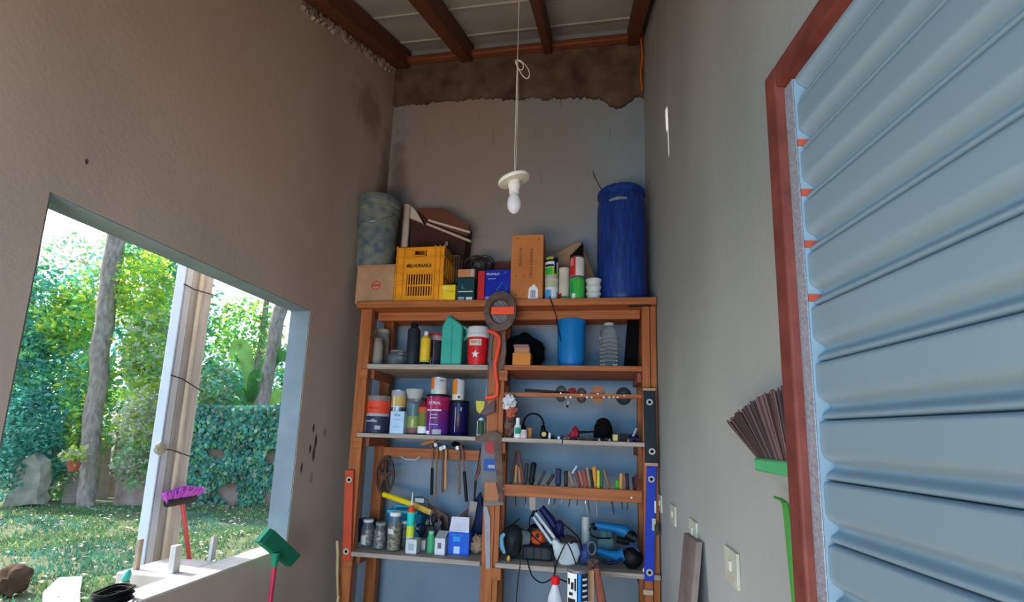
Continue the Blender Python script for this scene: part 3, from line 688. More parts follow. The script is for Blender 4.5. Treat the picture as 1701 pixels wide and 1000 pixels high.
# ================================================================== THINGS ON THE SHELVES
def it(xl, xr, yt, yb, Y):
    ym = (yt + yb) / 2; a = PY(xl, ym, Y); b = PY(xr, ym, Y); xm = (xl + xr) / 2
    return (a.x + b.x) / 2, abs(b.x - a.x), PY(xm, yt, Y).z, PY(xm, yb, Y).z
def can(xl, xr, yt, z0, Y, bands, label, name='paint_can', cat='paint can', group=None, lid=steel, lab=None, text=None, tcol=white, yb=None, rim=True):
    """bands: [(fraction, material)...] going up"""
    x, w_, zt, _ = it(xl, xr, yt, yb or yt + 30, Y); r = w_ / 2; h = zt - z0; c = Vector((x, Y, z0))
    t = thing(name, c, label, cat, group); prof = [(r*.96, 0), (r, .004)]; ms = [bands[0][1]]
    f0 = 0
    for f, M in bands: prof.append((r, max(.0045, h*f - (.006 if f == 1 else 0)))); ms.append(M)
    mb = MB(); mb.lathe(c, prof, 28, mats=ms); mb.build('body', t)
    if rim:
        mb = MB().mat(lid); mb.lathe(c, [(r*1.03, h - .009), (r*1.04, h - .004), (r*1.0, h), (r*.88, h), (r*.86, h - .005), (.0001, h - .005)], 28); mb.build('lid', t)
    if lab:
        mb = MB()
        for (z_0, z_1, a0, a1, M) in lab: arc(mb, c, r + .0008, z0 + h*z_0, z0 + h*z_1, a0, a1, M)
        mb.build('label', t)
    if text:
        for (s_, size, f, M, wx) in text:
            lettering(s_, size, (x, 0, z0 + h*f), t, M, cyl_r=r + .0012, cyl_c=(x, Y), sx=wx)
    return t
def boxy(xl, xr, yt, z0, Yf, dep, M, label, name='box', cat='box', rot=0, text=None, extra=None, bev=.002, yb=None, part=None, group=None):
    x, w_, zt, _ = it(xl, xr, yt, yb or yt + 30, Yf); c = Vector((x, Yf + dep / 2, z0)); h = zt - z0
    t = thing(name, c, label, cat, group); mb = MB().mat(M)
    mb.box((x - w_/2, Yf, z0), (x + w_/2, Yf + dep, zt)); mb.build(part or 'body', t, bev=bev)
    for (s_, size, fx, fz, MM, sx) in (text or []): lettering(s_, size, (x - w_/2 + fx*w_, Yf - .0008, z0 + fz*h), t, MM, sx=sx)
    return t, x, w_, h
def patch(t, x0, x1, z0, z1, Y, M, name='label', th=.0012):
    mb = MB().mat(M); mb.box((x0, Y - th, z0), (x1, Y, z1)); return mb.build(name, t)
def lathing(name, c, prof, M, label, cat, seg=24, mats=None, axis=None, group=None):
    mb = MB().mat(M); mb.lathe(c, prof, seg, mats=mats, axis=axis); return tag(mb.build(name, origin=c), label, cat, group)
ink = K('black_ink', (.02, .015, .01), .7); inkb = K('brown_ink', (.16, .05, .02), .7); wink = K('white_ink', (.75, .75, .75), .6)
lblue = K('light_blue_print', (.10, .35, .70), .5); lime = K('lime_print', (.35, .50, .05), .5); lgreen = K('bright_green_print', (.04, .42, .06), .45)
greyp = K('grey_print', (.35, .36, .38), .6)
# ---------- top shelf
Y = 3.28
x, w_, zt, _ = it(593, 656, 438, 498, FR + .02)
t, x, w_, h = boxy(593, 656, 440, SA, FR + .02, .30, cardb, 'brown cardboard box with red oval emblem, under the paint-stained bucket', bev=.004)
mb = MB().mat(K('red_emblem', (.50, .07, .03), .8))
mb.lathe((x + .01, FR + .0195, SA + h*.46), [(.028, 0), (.036, 0), (.036, .0008), (.028, .0008)], 28, (0, -1, 0), cap=False); o = mb.build('emblem', t)
mb = MB().mat(K('red_emblem', (.50, .07, .03), .8)); mb.box((x - .02, FR + .0185, SA + h*.44), (x + .04, FR + .0198, SA + h*.49)); mb.build('emblem_bar', o)
mb = MB().mat(K('box_tape', (.36, .20, .10), .5)); mb.box((x - w_/2 - .001, FR + .019, SA + h - .02), (x + w_/2 + .001, FR + .3, SA + h + .0008)); mb.build('tape', t)
zb = SA + h + .001
x, w_, zt, _ = it(594, 660, 336, 438, 3.27); r = w_/2; c = Vector((x, 3.27, zb)); h = zt - zb
t = thing('bucket', c, 'large blue-grey plastic bucket smeared with dried paint, on a cardboard box', 'bucket')
M_bk = mat('paint_smeared_bucket', (.045, .085, .13), .7, 0, 0, 13, .2, (.24, .24, .17), .3, contrast=(.25, .75), detail=9)
mb = MB().mat(M_bk); mb.lathe(c, [(r*.86, 0), (r*.95, h*.80), (r*1.0, h*.81), (r*1.0, h*.84), (r*.955, h*.85), (r*.955, h*.89), (r*1.01, h*.90), (r*1.02, h*.98), (r*.98, h), (r*.94, h*.97), (r*.84, .02), (.001, .015)], 32); mb.build('body', t)
mb = MB().mat(steel); mb.tube([(x + (r*1.01)*math.cos(a), 3.27 - abs(math.sin(a))*r*1.03, zb + h*.85 - .16*math.sin(a)) for a in [PI*k/14 for k in range(15)]], .0025, 6); mb.build('handle', t)
# yellow crate
x, w_, zt, zb_ = it(657, 738, 409, 498, FR + .01); h = zt - SA; D = .30; y0 = FR + .01
t = thing('plastic_crate', (x, y0 + D/2, SA), 'yellow-orange slatted plastic crate standing on end, with black lettering', 'crate')
M_cr = K('crate_orange_yellow', (.74, .29, .015), .45)
mb = MB().mat(M_cr); a, b = x - w_/2, x + w_/2; th = .012
def wallz(z0, z1, xa=a, xb=b, yy=y0): mb.box((xa, yy, z0), (xb, yy + .006, z1))
mb.box((a, y0 - .004, SA), (b, y0 + .01, SA + .028)); wallz(SA + .028, SA + .05)
g0, g1 = SA + h*.09, SA + h*.50
wallz(SA + .05, g1, a, a + w_*.24); wallz(SA + .05, g1, b - w_*.24, b)
for k in range(10):
    xx = a + w_*.24 + (w_*.52) * (k + .5) / 10; mb.box((xx - .0045, y0, SA + .05), (xx + .0045, y0 + .006, g1))
mb.box((a + w_*.24, y0 - .002, SA + h*.285), (b - w_*.24, y0 + .008, SA + h*.315))
wallz(g1, SA + h*.82); wallz(SA + h*.82, SA + h*.93, a, a + w_*.38); wallz(SA + h*.82, SA + h*.93, b - w_*.38, b); wallz(SA + h*.93, SA + h)
for f in (.285, .50, .79, .955): mb.box((a - .003, y0 - .012, SA + h*f - .004), (b + .003, y0, SA + h*f + .004))
for f in (.02, .16, .80, .90, .98): mb.box((a + w_*f - .004, y0 - .012, SA + .02), (a + w_*f + .004, y0, SA + h))
for xx in (a, b - .008):
    mb.box((xx, y0, SA), (xx + .008, y0 + D, SA + .05)); mb.box((xx, y0, SA + h*.8), (xx + .008, y0 + D, SA + h))
    for k in range(7): mb.box((xx, y0 + D*k/6.6, SA), (xx + .008, y0 + D*k/6.6 + .018, SA + h))
    mb.box((xx, y0, SA + h*.4), (xx + .008, y0 + D, SA + h*.45))
mb.box((a, y0, SA + h - .008), (b, y0 + D, SA + h)); mb.box((a, y0 + D - .008, SA), (b, y0 + D, SA + h)); mb.box((a, y0, SA), (b, y0 + D, SA + .008))
mb.build('body', t, bev=.0015)
mb = MB().mat(M_cr); hx0, hx1 = a + w_*.34, a + w_*.60
for bx in ((hx0, SA + h*.825, hx1, SA + h*.84), (hx0, SA + h*.915, hx1, SA + h*.93), (hx0, SA + h*.83, hx0 + .006, SA + h*.92), (hx1 - .006, SA + h*.83, hx1, SA + h*.92)): mb.box((bx[0], y0 - .007, bx[1]), (bx[2], y0 + .004, bx[3]))
mb.build('hand_hole', t, bev=.001)
lettering('MELHORANÇA', .036, (x - w_*.02, y0 - .0015, SA + h*.645), t, ink, sx=.80, bold=.0012)
crate_top = zt
# rolled tube standing behind the crate, paper and dark case on top
a_ = PY(672, 408, 3.48); b_ = PY(668, 342, 3.48)
lathing('paper_roll', (a_.x, 3.48, SA), [(.030, 0), (.030, b_.z - SA), (.024, b_.z - SA), (.024, .3)], K('cream_roll', (.66, .52, .42), .6), 'tall cream paper roll standing upright behind the yellow crate', 'roll')
t = thing('storage_case', PY(735, 470, 3.50).xy.to_3d() + Vector((0, 0, SA)), 'big dark brown case tilted behind the yellow crate, against the back wall', 'case')
mb = MB().mat(K('dark_brown_case', (.06, .022, .015), .7)); P = [PY(px, py, 3.44) for px, py in ((682, 350), (737, 352), (776, 372), (770, 432), (762, 440), (690, 440), (680, 420))]
lowz = SA
P = [P[0], P[1], P[2], P[3], Vector((P[4].x, 3.44, SA + .0)), Vector((P[5].x, 3.44, SA + .0)), P[6]]; mb.prism(P, (0, .17, 0)); mb.build('body', t, bev=.006)
mb = MB().mat(K('brown_case_lid', (.13, .05, .025), .7)); P = [PY(px, py, 3.425) for px, py in ((690, 345), (738, 346), (780, 374), (776, 392), (720, 372))]; mb.prism(P, (0, .012, 0)); mb.build('flap', t)
cr = K('cream_paper', (.58, .47, .36), .7)
mb = MB().mat(cr); P = [PY(px, py, 3.39) for px, py in ((683, 342), (692, 352), (700, 366), (703, 371), (692, 366), (681, 362))]; mb.prism(P, (0, .03, 0)); tag(mb.build('crumpled_paper', origin=P[4]), 'torn cream paper sticking up over the dark case, left end', 'paper')
for (p, q, l_) in (((712, 366), (781, 386), 'upper of two cream slats lying across the dark case'), ((709, 372), (782, 401), 'lower of two cream slats lying across the dark case')):
    a_ = PY(*p, 3.40); b_ = PY(*q, 3.38 if p[1] > 370 else 3.405); mb = MB().mat(K('cream_slat', (.60, .45, .35), .6)); mb.tube([a_, b_], .015, 6, .7); tag(mb.build('slat', origin=a_, smooth=False), l_, 'slat')
mb = MB().mat(K('pink_knob', (.55, .35, .33), .5)); c = PY(742, 405, 3.40); mb.blob(c, (.012, .012, .02), 2, .1); tag(mb.build('ornament', origin=c), 'small pale pink knob beside the right top corner of the yellow crate', 'knob')
# dark bars standing in for the shaded slatted side of the crate
t = thing('shaded_crate_side', (PY(750, 470, 3.3).x, 3.32, SA), 'dark brown bars standing in for the shaded slatted side of the yellow crate', 'crate side'); mb = MB().mat(rust)
x0, x1, zt_ = PY(743, 450, 3.3).x, PY(762, 450, 3.3).x, PY(750, 425, 3.3).z
for k in range(6):
    xx = x0 + (x1 - x0) * k / 5; mb.tube([(xx, 3.3, SA), (xx, 3.3, zt_)], .0035, 5); mb.tube([(xx, 3.38, SA), (xx, 3.38, zt_)], .0035, 5)
mb.build('bars', t)
for zz_ in (SA + .004, (SA + zt_)/2, zt_): mb = MB().mat(rust); mb.box((x0, 3.298, zz_ - .004), (x1, 3.382, zz_ + .003)); mb.build('rim', t)
# small yellow box, dark pack, red pack, blue pack
t, x, w_, h = boxy(731, 756, 473, SA, FR + .0, .07, K('box_yellow', (.80, .55, .02), .45), 'small yellow box on the top shelf right of the crate', text=[('NOVO', .012, .78, .58, inkb, 1), ('kit', .010, .3, .12, inkb, 1.3)])
patch(t, x - w_*.42, x + w_*.05, SA + h*.72, SA + h*.9, FR, K('box_yellow2', (.85, .68, .18), .45))
t, x, w_, h = boxy(759, 788, 460, SA, FR + .02, .10, K('pack_dark_teal', (.012, .05, .055), .4), 'dark teal pack with white print standing right of the small yellow box')
patch(t, x - w_*.42, x + w_*.42, SA + h*.40, SA + h*.43, FR + .02, wink); patch(t, x - w_*.4, x - w_*.05, SA + h*.05, SA + h*.20, FR + .02, greyp); patch(t, x + w_*.05, x + w_*.4, SA + h*.07, SA + h*.19, FR + .02, wink)
lettering('L', .05, (x - w_*.15, FR + .0185, SA + h*.62), t, K('teal_print', (.12, .34, .36), .5)); dh = h
t, x, w_, h2 = boxy(760, 788, 447, SA + dh + .001, FR + .02, .09, K('orange_brown_carton', (.50, .20, .09), .7), 'orange-brown carton lying on top of the dark teal pack')
patch(t, x + w_*.28, x + w_*.44, SA + dh - .0 + .002, SA + dh + h2, FR + .02, greyp)
t, x, w_, h = boxy(794, 805, 450, SA, FR + .0, .14, K('red_spine', (.55, .025, .03), .35), 'narrow red box standing between dark pack and blue pack')
t, x, w_, h = boxy(806, 848, 448, SA, FR + .02, .12, K('royal_blue_carton', (.012, .025, .33), .4), 'royal blue carton with white lettering behind the round grinding disc', text=[('PROFIELD', .022, .30, .86, wink, 1.0), ('power tool', .012, .27, .72, wink, 1.0), ('6"', .018, .80, .90, lblue, 1)])
mb = MB().mat(lblue); mb.tube([(x - w_*.02, FR + .018, SA + h*.35), (x + w_*.2, FR + .018, SA + h*.62), (x + w_*.38, FR + .018, SA + h*.35), (x + w_*.1, FR + .018, SA + h*.30)], .0022, 5); mb.build('picture', t)
patch(t, x - w_*.48, x - w_*.2, SA + .002, SA + h*.16, FR + .02, K('lilac', (.30, .30, .50), .6))
mb = MB().mat(K('dark_red_board', (.16, .045, .03), .7)); P = [PY(px, py, 3.50) for px, py in ((815, 436), (852, 434))]; mb.box((P[0].x, 3.49, SA), (P[1].x, 3.51, P[0].z)); tag(mb.build('board', origin=(P[0].x, 3.5, SA)), 'dark red board standing behind the blue carton', 'board')
# tangled dark coil
c = PY(797, 438, 3.33); mb = MB().mat(K('dark_cable', (.025, .018, .015), .5)); rnd = random.Random(6)
for k in range(15):
    u = Vector((rnd.gauss(0, .4), rnd.gauss(0, .5), 1)).normalized(); v = u.cross(Vector((1, 0, .2))).normalized(); w2 = u.cross(v); ra = rnd.uniform(.04, .095); cc = c + Vector((rnd.uniform(-.03, .03), 0, rnd.uniform(-.012, .0)))
    u2 = Vector((0, 1, rnd.uniform(-.5, .5))).normalized(); v = Vector((1, 0, rnd.uniform(-.5, .5))).normalized(); w2 = u2.cross(v)
    mb.tube([cc + v*(ra*math.cos(q*PI/8)) + w2*(ra*.72*math.sin(q*PI/8)) + Vector((0, rnd.uniform(-.01, .01), 0)) for q in range(16)], .0035, 5, closed=True)
mb.box((c.x - .05, c.y - .03, SA), (c.x + .05, c.y + .03, c.z - .04)); tag(mb.build('cable_coil', origin=(c.x, c.y, SA)), 'tangled coil of dark cable heaped behind the dark teal pack', 'cable')
# orange wooden crate board box
t, x, w_, h = boxy(850, 903, 390, SA, FR + .02, .14, K('orange_carton', (.50, .16, .04), .6, c2=(.58, .21, .06), scale=5), 'tall narrow orange box with vertical black lettering and a white tag', bev=.003)
lettering('CAIXA MADEIRA', .030, (x + w_*.14, FR + .0188, SA + h*.56), t, inkb, rot=(PI/2, -PI/2, 0), sx=1.0)
lettering('PRANCHA', .030, (x - w_*.2, FR + .0188, SA + h*.66), t, inkb, rot=(PI/2, -PI/2, 0), sx=1.0)
mb = MB().mat(wink); P = [(x + w_*.06, FR + .019, SA + h*.03), (x + w_*.36, FR + .019, SA + h*.03), (x + w_*.36, FR + .019, SA + h*.17), (x + w_*.24, FR + .019, SA + h*.25), (x + w_*.08, FR + .019, SA + h*.19)]; mb.prism(P, (0, -.001, 0)); mb.build('tag', t)
mb = MB().mat(ink)
for k in range(6): mb.box((x + w_*.14 + k*.006, FR + .0170, SA + h*.05), (x + w_*.14 + k*.006 + .003, FR + .0185, SA + h*.16))
mb.build('tag_print', t)
mb = MB().mat(K('nail', (.15, .04, .01), .6))
for fx, fz in ((.2, .95), (.85, .93), (.18, .37), (.42, .37), (.18, .10), (.42, .10)): mb.lathe((x - w_/2 + fx*w_, FR + .0195, SA + fz*h), [(.005, 0), (.003, .002)], 8, (0, -1, 0))
mb.build('nails', t)
# paint cans beside it
z_t = PY(916, 465, 3.19).z
can(905, 927, 464, SA, 3.19, [(.45, K('pale_blue_print', (.30, .45, .55), .5)), (.6, wink), (.85, K('pale_lime', (.50, .55, .35), .5)), (1, cream)], 'small pale can with blue label, below the black and green can', lid=cream, lab=[(.08, .5, -60, 0, lblue), (.12, .6, 5, 50, wink)])
z1 = z_t
can(905, 927, 429, z1 + .001, 3.19, [(.12, greyp), (.5, lime), (.75, wink), (1, ink)], 'small can with black, white and green label, topmost of the left can stack', lid=steel, lab=[(.15, .45, -50, 10, lgreen), (.2, .95, 30, 55, navy), (.52, .62, -60, 25, navy), (.85, .95, -50, 20, lime)], group=None)
can(928, 946, 447, SA, 3.22, [(.12, black), (.16, cream), (1, cream)], 'tall plain cream cylinder between the two can stacks', name='canister', cat='canister', lid=cream, lab=[(.14, .28, -70, -20, red), (.14, .2, -20, 40, green)])
z_t = PY(959, 463, 3.17).z
can(946, 971, 463, SA, 3.17, [(.06, steel), (.94, lgreen), (1, steel)], 'green paint can at the bottom of the right can stack', lab=[(.3, .8, -60, -30, green), (.1, .3, -40, -10, wink), (.5, .9, 10, 14, lime)])
can(947, 971, 429, z_t + .001, 3.17, [(.05, rust), (.95, K('pale_pink_print', (.62, .55, .52), .5)), (1, rust)], 'red and white can standing on the green paint can', lid=rust, lab=[(.06, .94, -80, -12, red), (.55, .9, -75, -30, K('pink_print', (.7, .25, .22), .5))])
rtop = PY(959, 429, 3.17).z
for k in range(6):
    x = PY(949 + 3.6*k, 420, 3.30).x; z2 = PY(950, 423 - 3.6*k, 3.30).z
    mb = MB().mat(black); mb.lathe((x, 3.30, SA), [(.009, 0), (.009, z2 - SA - .01), (.005, z2 - SA)], 8)
    tag(mb.build('rod', origin=(x, 3.30, SA)), 'black rod behind the red and white can, %s from the left in its row' % O1[k], 'rod', 'black rods behind the right can stack')
for k in range(3):
    z0 = SA + k*.026; h = .062 if k == 0 else .062
    x, w_, zt, _ = it(973 - k*.3, 999 + k*.3, 460, 495, 3.17)
    hh = (PY(986, 466, 3.17).z - SA) - .05
    mb = MB().mat(K('pale_plastic', (.56, .57, .53), .45)); r = w_/2; z0 = SA + k*hh/2.2
    mb.lathe((x, 3.17, z0), [(r*.72, 0), (r*.92, .052), (r*.98, .053), (r*.98, .062), (r*.9, .062), (r*.7, .004), (.001, .004)], 24)
    tag(mb.build('plastic_tub', origin=(x, 3.17, z0)), ['lowest of the nested pale tubs beside the blue drum', 'middle one of the nested pale tubs beside the blue drum', 'topmost of the nested pale tubs beside the blue drum'][k], 'tub', 'nested tubs on the top shelf')
# brown paper packet behind the cans
mb = MB().mat(K('brown_packet', (.36, .21, .12), .75, scale=14)); P = [PY(px, py, 3.42) for px, py in ((908, 428), (960, 400), (968, 404), (991, 468), (990, 480), (915, 480))]
P[3].z = max(P[3].z, SA); P[4].z = SA; P[5].z = SA; mb.prism(P, (0, .06, 0)); tag(mb.build('paper_packet', origin=(P[5].x, 3.45, SA), bev=.008), 'crooked brown paper packet leaning behind the paint cans', 'packet')
# blue drum
x, w_, zt, _ = it(992, 1073, 322, 495, 3.30); r = w_/2; c = Vector((x, 3.30, SA)); h = zt - SA
t = thing('plastic_drum', c, 'tall scratched dark blue plastic drum at the right end of the top shelf', 'drum')
M_dr = mat('scratched_blue_drum', (.004, .02, .13), .45, 0, 0, 16, .1, (.012, .06, .32), .5, stretch=(3, 3, .5), contrast=(.35, .8), detail=8)
mb = MB().mat(M_dr); mb.lathe(c, [(r*.9, 0), (r*.97, .02), (r, .06), (r, h*.86), (r*.965, h*.9), (r*.93, h*.93), (r*.93, h*.955), (r*1.0, h*.965), (r*1.0, h*.99), (r*.96, h), (r*.92, h*.98), (r*.9, h*.5), (.001, h*.45)], 40); mb.build('body', t)
mb = MB().mat(K('grey_handle', (.16, .22, .24), .5)); arc(mb, c, r*1.005, SA + h*.845, SA + h*.865, -32, 8, MATS['grey_handle']); mb.tube([(x + math.sin(a)*r*1.03, 3.30 - math.cos(a)*r*1.03, SA + h*(.865 - .012*abs(a + .2)*3)) for a in [-.55 + .1*k for k in range(8)]], .006, 6); mb.build('handle', t)
# ---------- second shelf, left bay
M_gl = mat('clear_glass', (.85, .88, .86), .05, 0, .02, 5, trans=.92, ior=1.3)
M_cont = K('beige_powder', (.34, .30, .24), .8)
def jar(xl, xr, yt, z0, Y, label, content, ch=.8, lidm=white, extra=None, name='glass_jar', body=None, yb=None, lidr=.86, shoulder=.85):
    x, w_, zt, _ = it(xl, xr, yt, yb or yt + 30, Y); r = w_/2; h = zt - z0; c = Vector((x, Y, z0)); t = thing(name, c, label, 'jar')
    mb = MB().mat(body or M_gl); mb.lathe(c, [(r*.92, 0), (r, .008), (r, h*(shoulder - .13)), (r*.78, h*shoulder), (r*.76, h*.93)], 28); mb.build('body', t)
    if content: 
        mb = MB().mat(content); mb.lathe(c, [(r*.85, .004), (r*.93, .012), (r*.93, h*ch*.85), (r*.5, h*ch*.9)], 20); mb.build('contents', t)
    mb = MB().mat(lidm); mb.lathe(c, [(r*lidr, h*.90), (r*lidr, h*.985), (r*lidr*.94, h)], 28); mb.build('lid', t)
    return t
jar(622, 647, 548, SB, 3.40, 'taller cream jar at the left end of the second shelf', None, body=M_cont, lidm=K('ivory_lid', (.45, .38, .30), .5), shoulder=.92, lidr=.95)
jar(616, 636, 563, SB, 3.24, 'shorter cream jar standing in front of the taller cream jar', None, body=M_cont, lidm=K('brown_lid', (.24, .18, .14), .5), shoulder=.9, lidr=.92)
jar(645, 676, 583, SB, 3.28, 'squat glass jar right of the two cream jars', K('grey_bits', (.18, .16, .15), .7), .5, lidm=K('brown_lid', (.24, .18, .14), .5), lidr=.8)
x, w_, zt, _ = it(677, 697, 537, 603, 3.2); h = zt - SB; r = w_/2
t = thing('bottle', (x, 3.2, SB), 'tall matt black bottle with black cap on the second shelf', 'bottle')
mb = MB().mat(K('matt_black_bottle', (.02, .024, .03), .5)); mb.lathe((x, 3.2, SB), [(r*.95, 0), (r, .01), (r, h*.8), (r*.9, h*.86), (r*.55, h*.9), (r*.5, h*.93)], 28); mb.build('body', t)
mb = MB().mat(black); mb.lathe((x, 3.2, SB), [(r*.58, h*.915), (r*.58, h*.985), (r*.5, h)], 20); mb.build('cap', t)
x, w_, zt, _ = it(699, 715, 551, 602, 3.17); h = zt - SB; r = w_/2
t = thing('bottle', (x, 3.17, SB), 'small yellow bottle with a white cap beside the black bottle', 'bottle')
mb = MB(); mb.lathe((x, 3.17, SB), [(r*.95, 0), (r, .01), (r, h*.1), (r, h*.15), (r, h*.78), (r*.5, h*.88)], 24, mats=[black, black, lime, yellow, yellow]); mb.build('body', t)
mb = MB().mat(white); mb.lathe((x, 3.17, SB), [(r*.42, h*.87), (r*.42, h*.985), (r*.36, h)], 16); mb.build('cap', t)
can(712, 737, 556, SB, 3.32, [(.8, K('dark_print', (.03, .025, .03), .5)), (.93, K('pinkish', (.42, .30, .28), .5)), (1, red)], 'dark paint can with pale rim band between yellow bottle and green jug', lid=red, lab=[(.1, .78, 0, 6, steel), (.05, .3, -50, -10, wink), (.3, .78, -45, -5, K('dark_red_print', (.14, .01, .02), .5))])
# green jug
xl, xr = PY(736, 570, 3.2).x, PY(770, 570, 3.2).x; zt = PY(750, 526, 3.2).z; zs = PY(750, 542, 3.2).z; xa = PY(748, 526, 3.2).x
t = thing('jerry_can', ((xl + xr)/2, 3.22, SB), 'sea-green plastic jug with pointed shoulder in the middle of the second shelf', 'jug')
mb = MB().mat(mat('sea_green_jug', (.05, .38, .29), .35, 0, .1, 8)); n = 5
prof = [(xl, SB), (xr, SB), (xr + .0, zs - .01), (xr - .03, zs + .02), (xa + .02, zt - .012), (xa - .01, zt - .012), (xl + .005, zs), (xl, zs - .02)]
mb.prism([(p[0], 3.15, p[1]) for p in prof], (0, .14, 0)); mb.build('body', t, bev=.012)
mb = MB().mat(MATS['sea_green_jug']); mb.lathe((xa + .004, 3.19, zt - .022), [(.016, 0), (.016, .022), (.012, .026)], 16); mb.build('cap', t)
mb = MB().mat(MATS['sea_green_jug']); mb.tube([(xr - .012, 3.2, zs + .0), (xr + .018, 3.21, zs - .02), (xr + .02, 3.22, zs - .07), (xr - .003, 3.22, zs - .1)], .009, 8); mb.build('handle', t)
mb = MB().mat(K('dark_green_mark', (.03, .26, .20), .4)); mb.box((xl + .075, 3.148, SB + .02), (xl + .083, 3.151, zs - .01)); mb.build('seam', t)
# red tub with white lid
x, w_, zt, _ = it(776, 812, 545, 603, 3.18); r = w_/2; h = zt - SB; c = Vector((x, 3.18, SB))
t = thing('food_tub', c, 'bright red plastic tub with white lid and white star print beside the middle post', 'tub')
mb = MB().mat(K('bright_red_tub', (.60, .015, .02), .35)); mb.lathe(c, [(r*.84, 0), (r*.86, .01), (r*.97, h*.74)], 32); mb.build('body', t)
mb = MB().mat(K('white_lid', (.62, .60, .58), .45)); mb.lathe(c, [(r*1.0, h*.72), (r*1.03, h*.74), (r*1.03, h*.80), (r*.98, h*.82), (r*.98, h*.95), (r*.92, h)], 32); mb.build('lid', t)
mb = MB()
arc(mb, c, r*.945, SB + h*.50, SB + h*.66, -38, 32, K('cream_print', (.66, .55, .42), .5), r2=r*.972)
mb.build('print', t); mb = MB()
for k in range(5):
    a0 = math.radians(90 + 72*k); 
    cxs, czs = .0, SB + h*.28
    pts = [(cxs + .030*math.cos(a0), czs + .030*math.sin(a0)), (cxs + .012*math.cos(a0 + .63), czs + .012*math.sin(a0 + .63)), (cxs, czs), (cxs + .012*math.cos(a0 - .63), czs + .012*math.sin(a0 - .63))]
    mb.mat(wink); rr = r*.925; mb.add([(x + math.sin(p[0]/rr)*rr, 3.18 - math.cos(p[0]/rr)*rr, p[1]) for p in pts], [(0, 1, 2, 3)])
mb.build('star', t)
lettering('MARTA', .026, (x, 0, SB + h*.585), t, red, cyl_r=r*.97, cyl_c=(x, 3.18), sx=.8)
# ---------- second shelf, right bay
t, x, w_, h = boxy(851, 881, 586, SB, FR + .0, .10, K('orange_box', (.58, .20, .03), .55), 'orange box, lowest of the small stack in the right bay')
hz = SB + h
t, x, w_, h = boxy(854, 879, 577, hz + .0005, FR + .005, .085, K('tan_box', (.40, .19, .10), .6), 'thin tan box, middle of the small stack in the right bay'); hz += h + .0005
t, x, w_, h = boxy(853, 878, 572, hz + .0005, FR + .005, .08, K('mauve_box', (.26, .12, .13), .6), 'thin mauve box, topmost of the small stack in the right bay')
mb = MB().mat(K('black_felt', (.0015, .0015, .002), .95)); c = PY(870, 574, 3.45); mb.blob((c.x, 3.42, SB + .14), (.155, .12, .15), 4, .12); mb.box((c.x - .12, 3.36, SB), (c.x + .13, 3.5, SB + .1))
tag(mb.build('black_bag', origin=(c.x, 3.42, SB)), 'rounded black bag slumped behind the small stack of boxes', 'bag')
x, w_, zt, _ = it(925, 973, 533, 604, 3.24); r = w_/2; h = zt - SB; c = Vector((x, 3.26, SB))
t = thing('bucket', c, 'bright blue plastic bucket with pale handle in the right bay', 'bucket')
mb = MB().mat(K('bright_blue_bucket', (.008, .16, .42), .4)); mb.lathe(c, [(r*.74, 0), (r*.84, .015), (r*.93, h*.2), (r*.98, h*.6), (r*.98, h*.93), (r*1.02, h*.94), (r*1.02, h), (r*.97, h), (r*.8, .02), (.001, .015)], 36); mb.build('body', t)
mb = MB().mat(K('pale_handle', (.45, .40, .36), .5)); mb.tube([(x + .01 + .07*math.cos(a), 3.25, SB + h + .0 + .055*math.sin(a)) for a in [PI*k/10 for k in range(11)]], .005, 7); mb.build('handle', t)
c2 = Vector((x + .02, 3.27, SB + .05)); mb = MB().mat(K('dark_blue_tool', (.01, .03, .12), .4)); mb.blob(c2 + Vector((.03, 0, h - .06)), (.055, .06, .03), 5, .1); mb.cyl((x + .02, 3.27, SB + .022), (x + .03, 3.27, SB + h), .03)
tag(mb.build('power_tool', origin=(x + .02, 3.27, SB + .022)), 'dark blue tool resting inside the bright blue bucket', 'tool')
mb = MB().mat(black); a_ = PY(913, 492, FR - .06); mb.tube([a_, PY(918, 508, FR - .055), PY(924, 525, FR - .05), PY(926, 540, FR + .06), (x - .05, 3.22, SB + .1)], .004, 6); tag(mb.build('black_stick', origin=(x - .05, 3.22, SB + .1)), 'thin black stick leaning from the blue bucket over the top board edge', 'stick')
x, w_, zt, _ = it(995, 1028, 540, 606, 3.28); r = w_/2; h = zt - SB; c = Vector((x, 3.28, SB))
mb = MB().mat(M_gl); prof = [(r*.9, 0)]
for k in range(9): prof += [(r, h*(.04 + .085*k)), (r*.87, h*(.08 + .085*k))]
prof += [(r*.9, h*.85), (r*.55, h*.93), (r*.5, h)]
mb.lathe(c, prof, 28, cap=False); t = thing('water_bottle', c, 'large ribbed clear plastic bottle between blue bucket and right post', 'bottle'); mb.build('body', t, angle=60)
mb = MB().mat(K('pale_cap', (.4, .42, .4), .5)); mb.lathe(c, [(r*.52, h*.965), (r*.52, h*1.03), (r*.46, h*1.04)], 20); mb.build('cap', t)
mb = MB().mat(MATS['black_felt']); P = [PY(px, py, 3.35) for px, py in ((1044, 527), (1062, 525))]; x0 = PY(1037, 590, 3.35).x
mb.prism([(x0, 3.35, SB), (.34, 3.35, SB), (P[1].x, 3.35, P[1].z), (P[0].x, 3.35, P[0].z)], (0, .12, 0)); tag(mb.build('tool_case', origin=(.28, 3.4, SB), bev=.006), 'tall black case in the right end of the second shelf', 'case')
mb = MB().mat(K('slot_shade_mauve', (.05, .03, .045), .9)); x, w_, zt, _ = it(657, 738, 409, 498, FR + .01)  # dark block added so the crate slots read as shaded
mb.box((x - w_/2 + .02, FR + .03, SA + .012), (x + w_/2 - .02, FR + .26, SA + .20)); tag(mb.build('crate_shade_block', origin=(x, FR + .15, SA + .012), bev=.02), 'dark mauve block added inside the yellow crate to darken its slots', 'shade block')
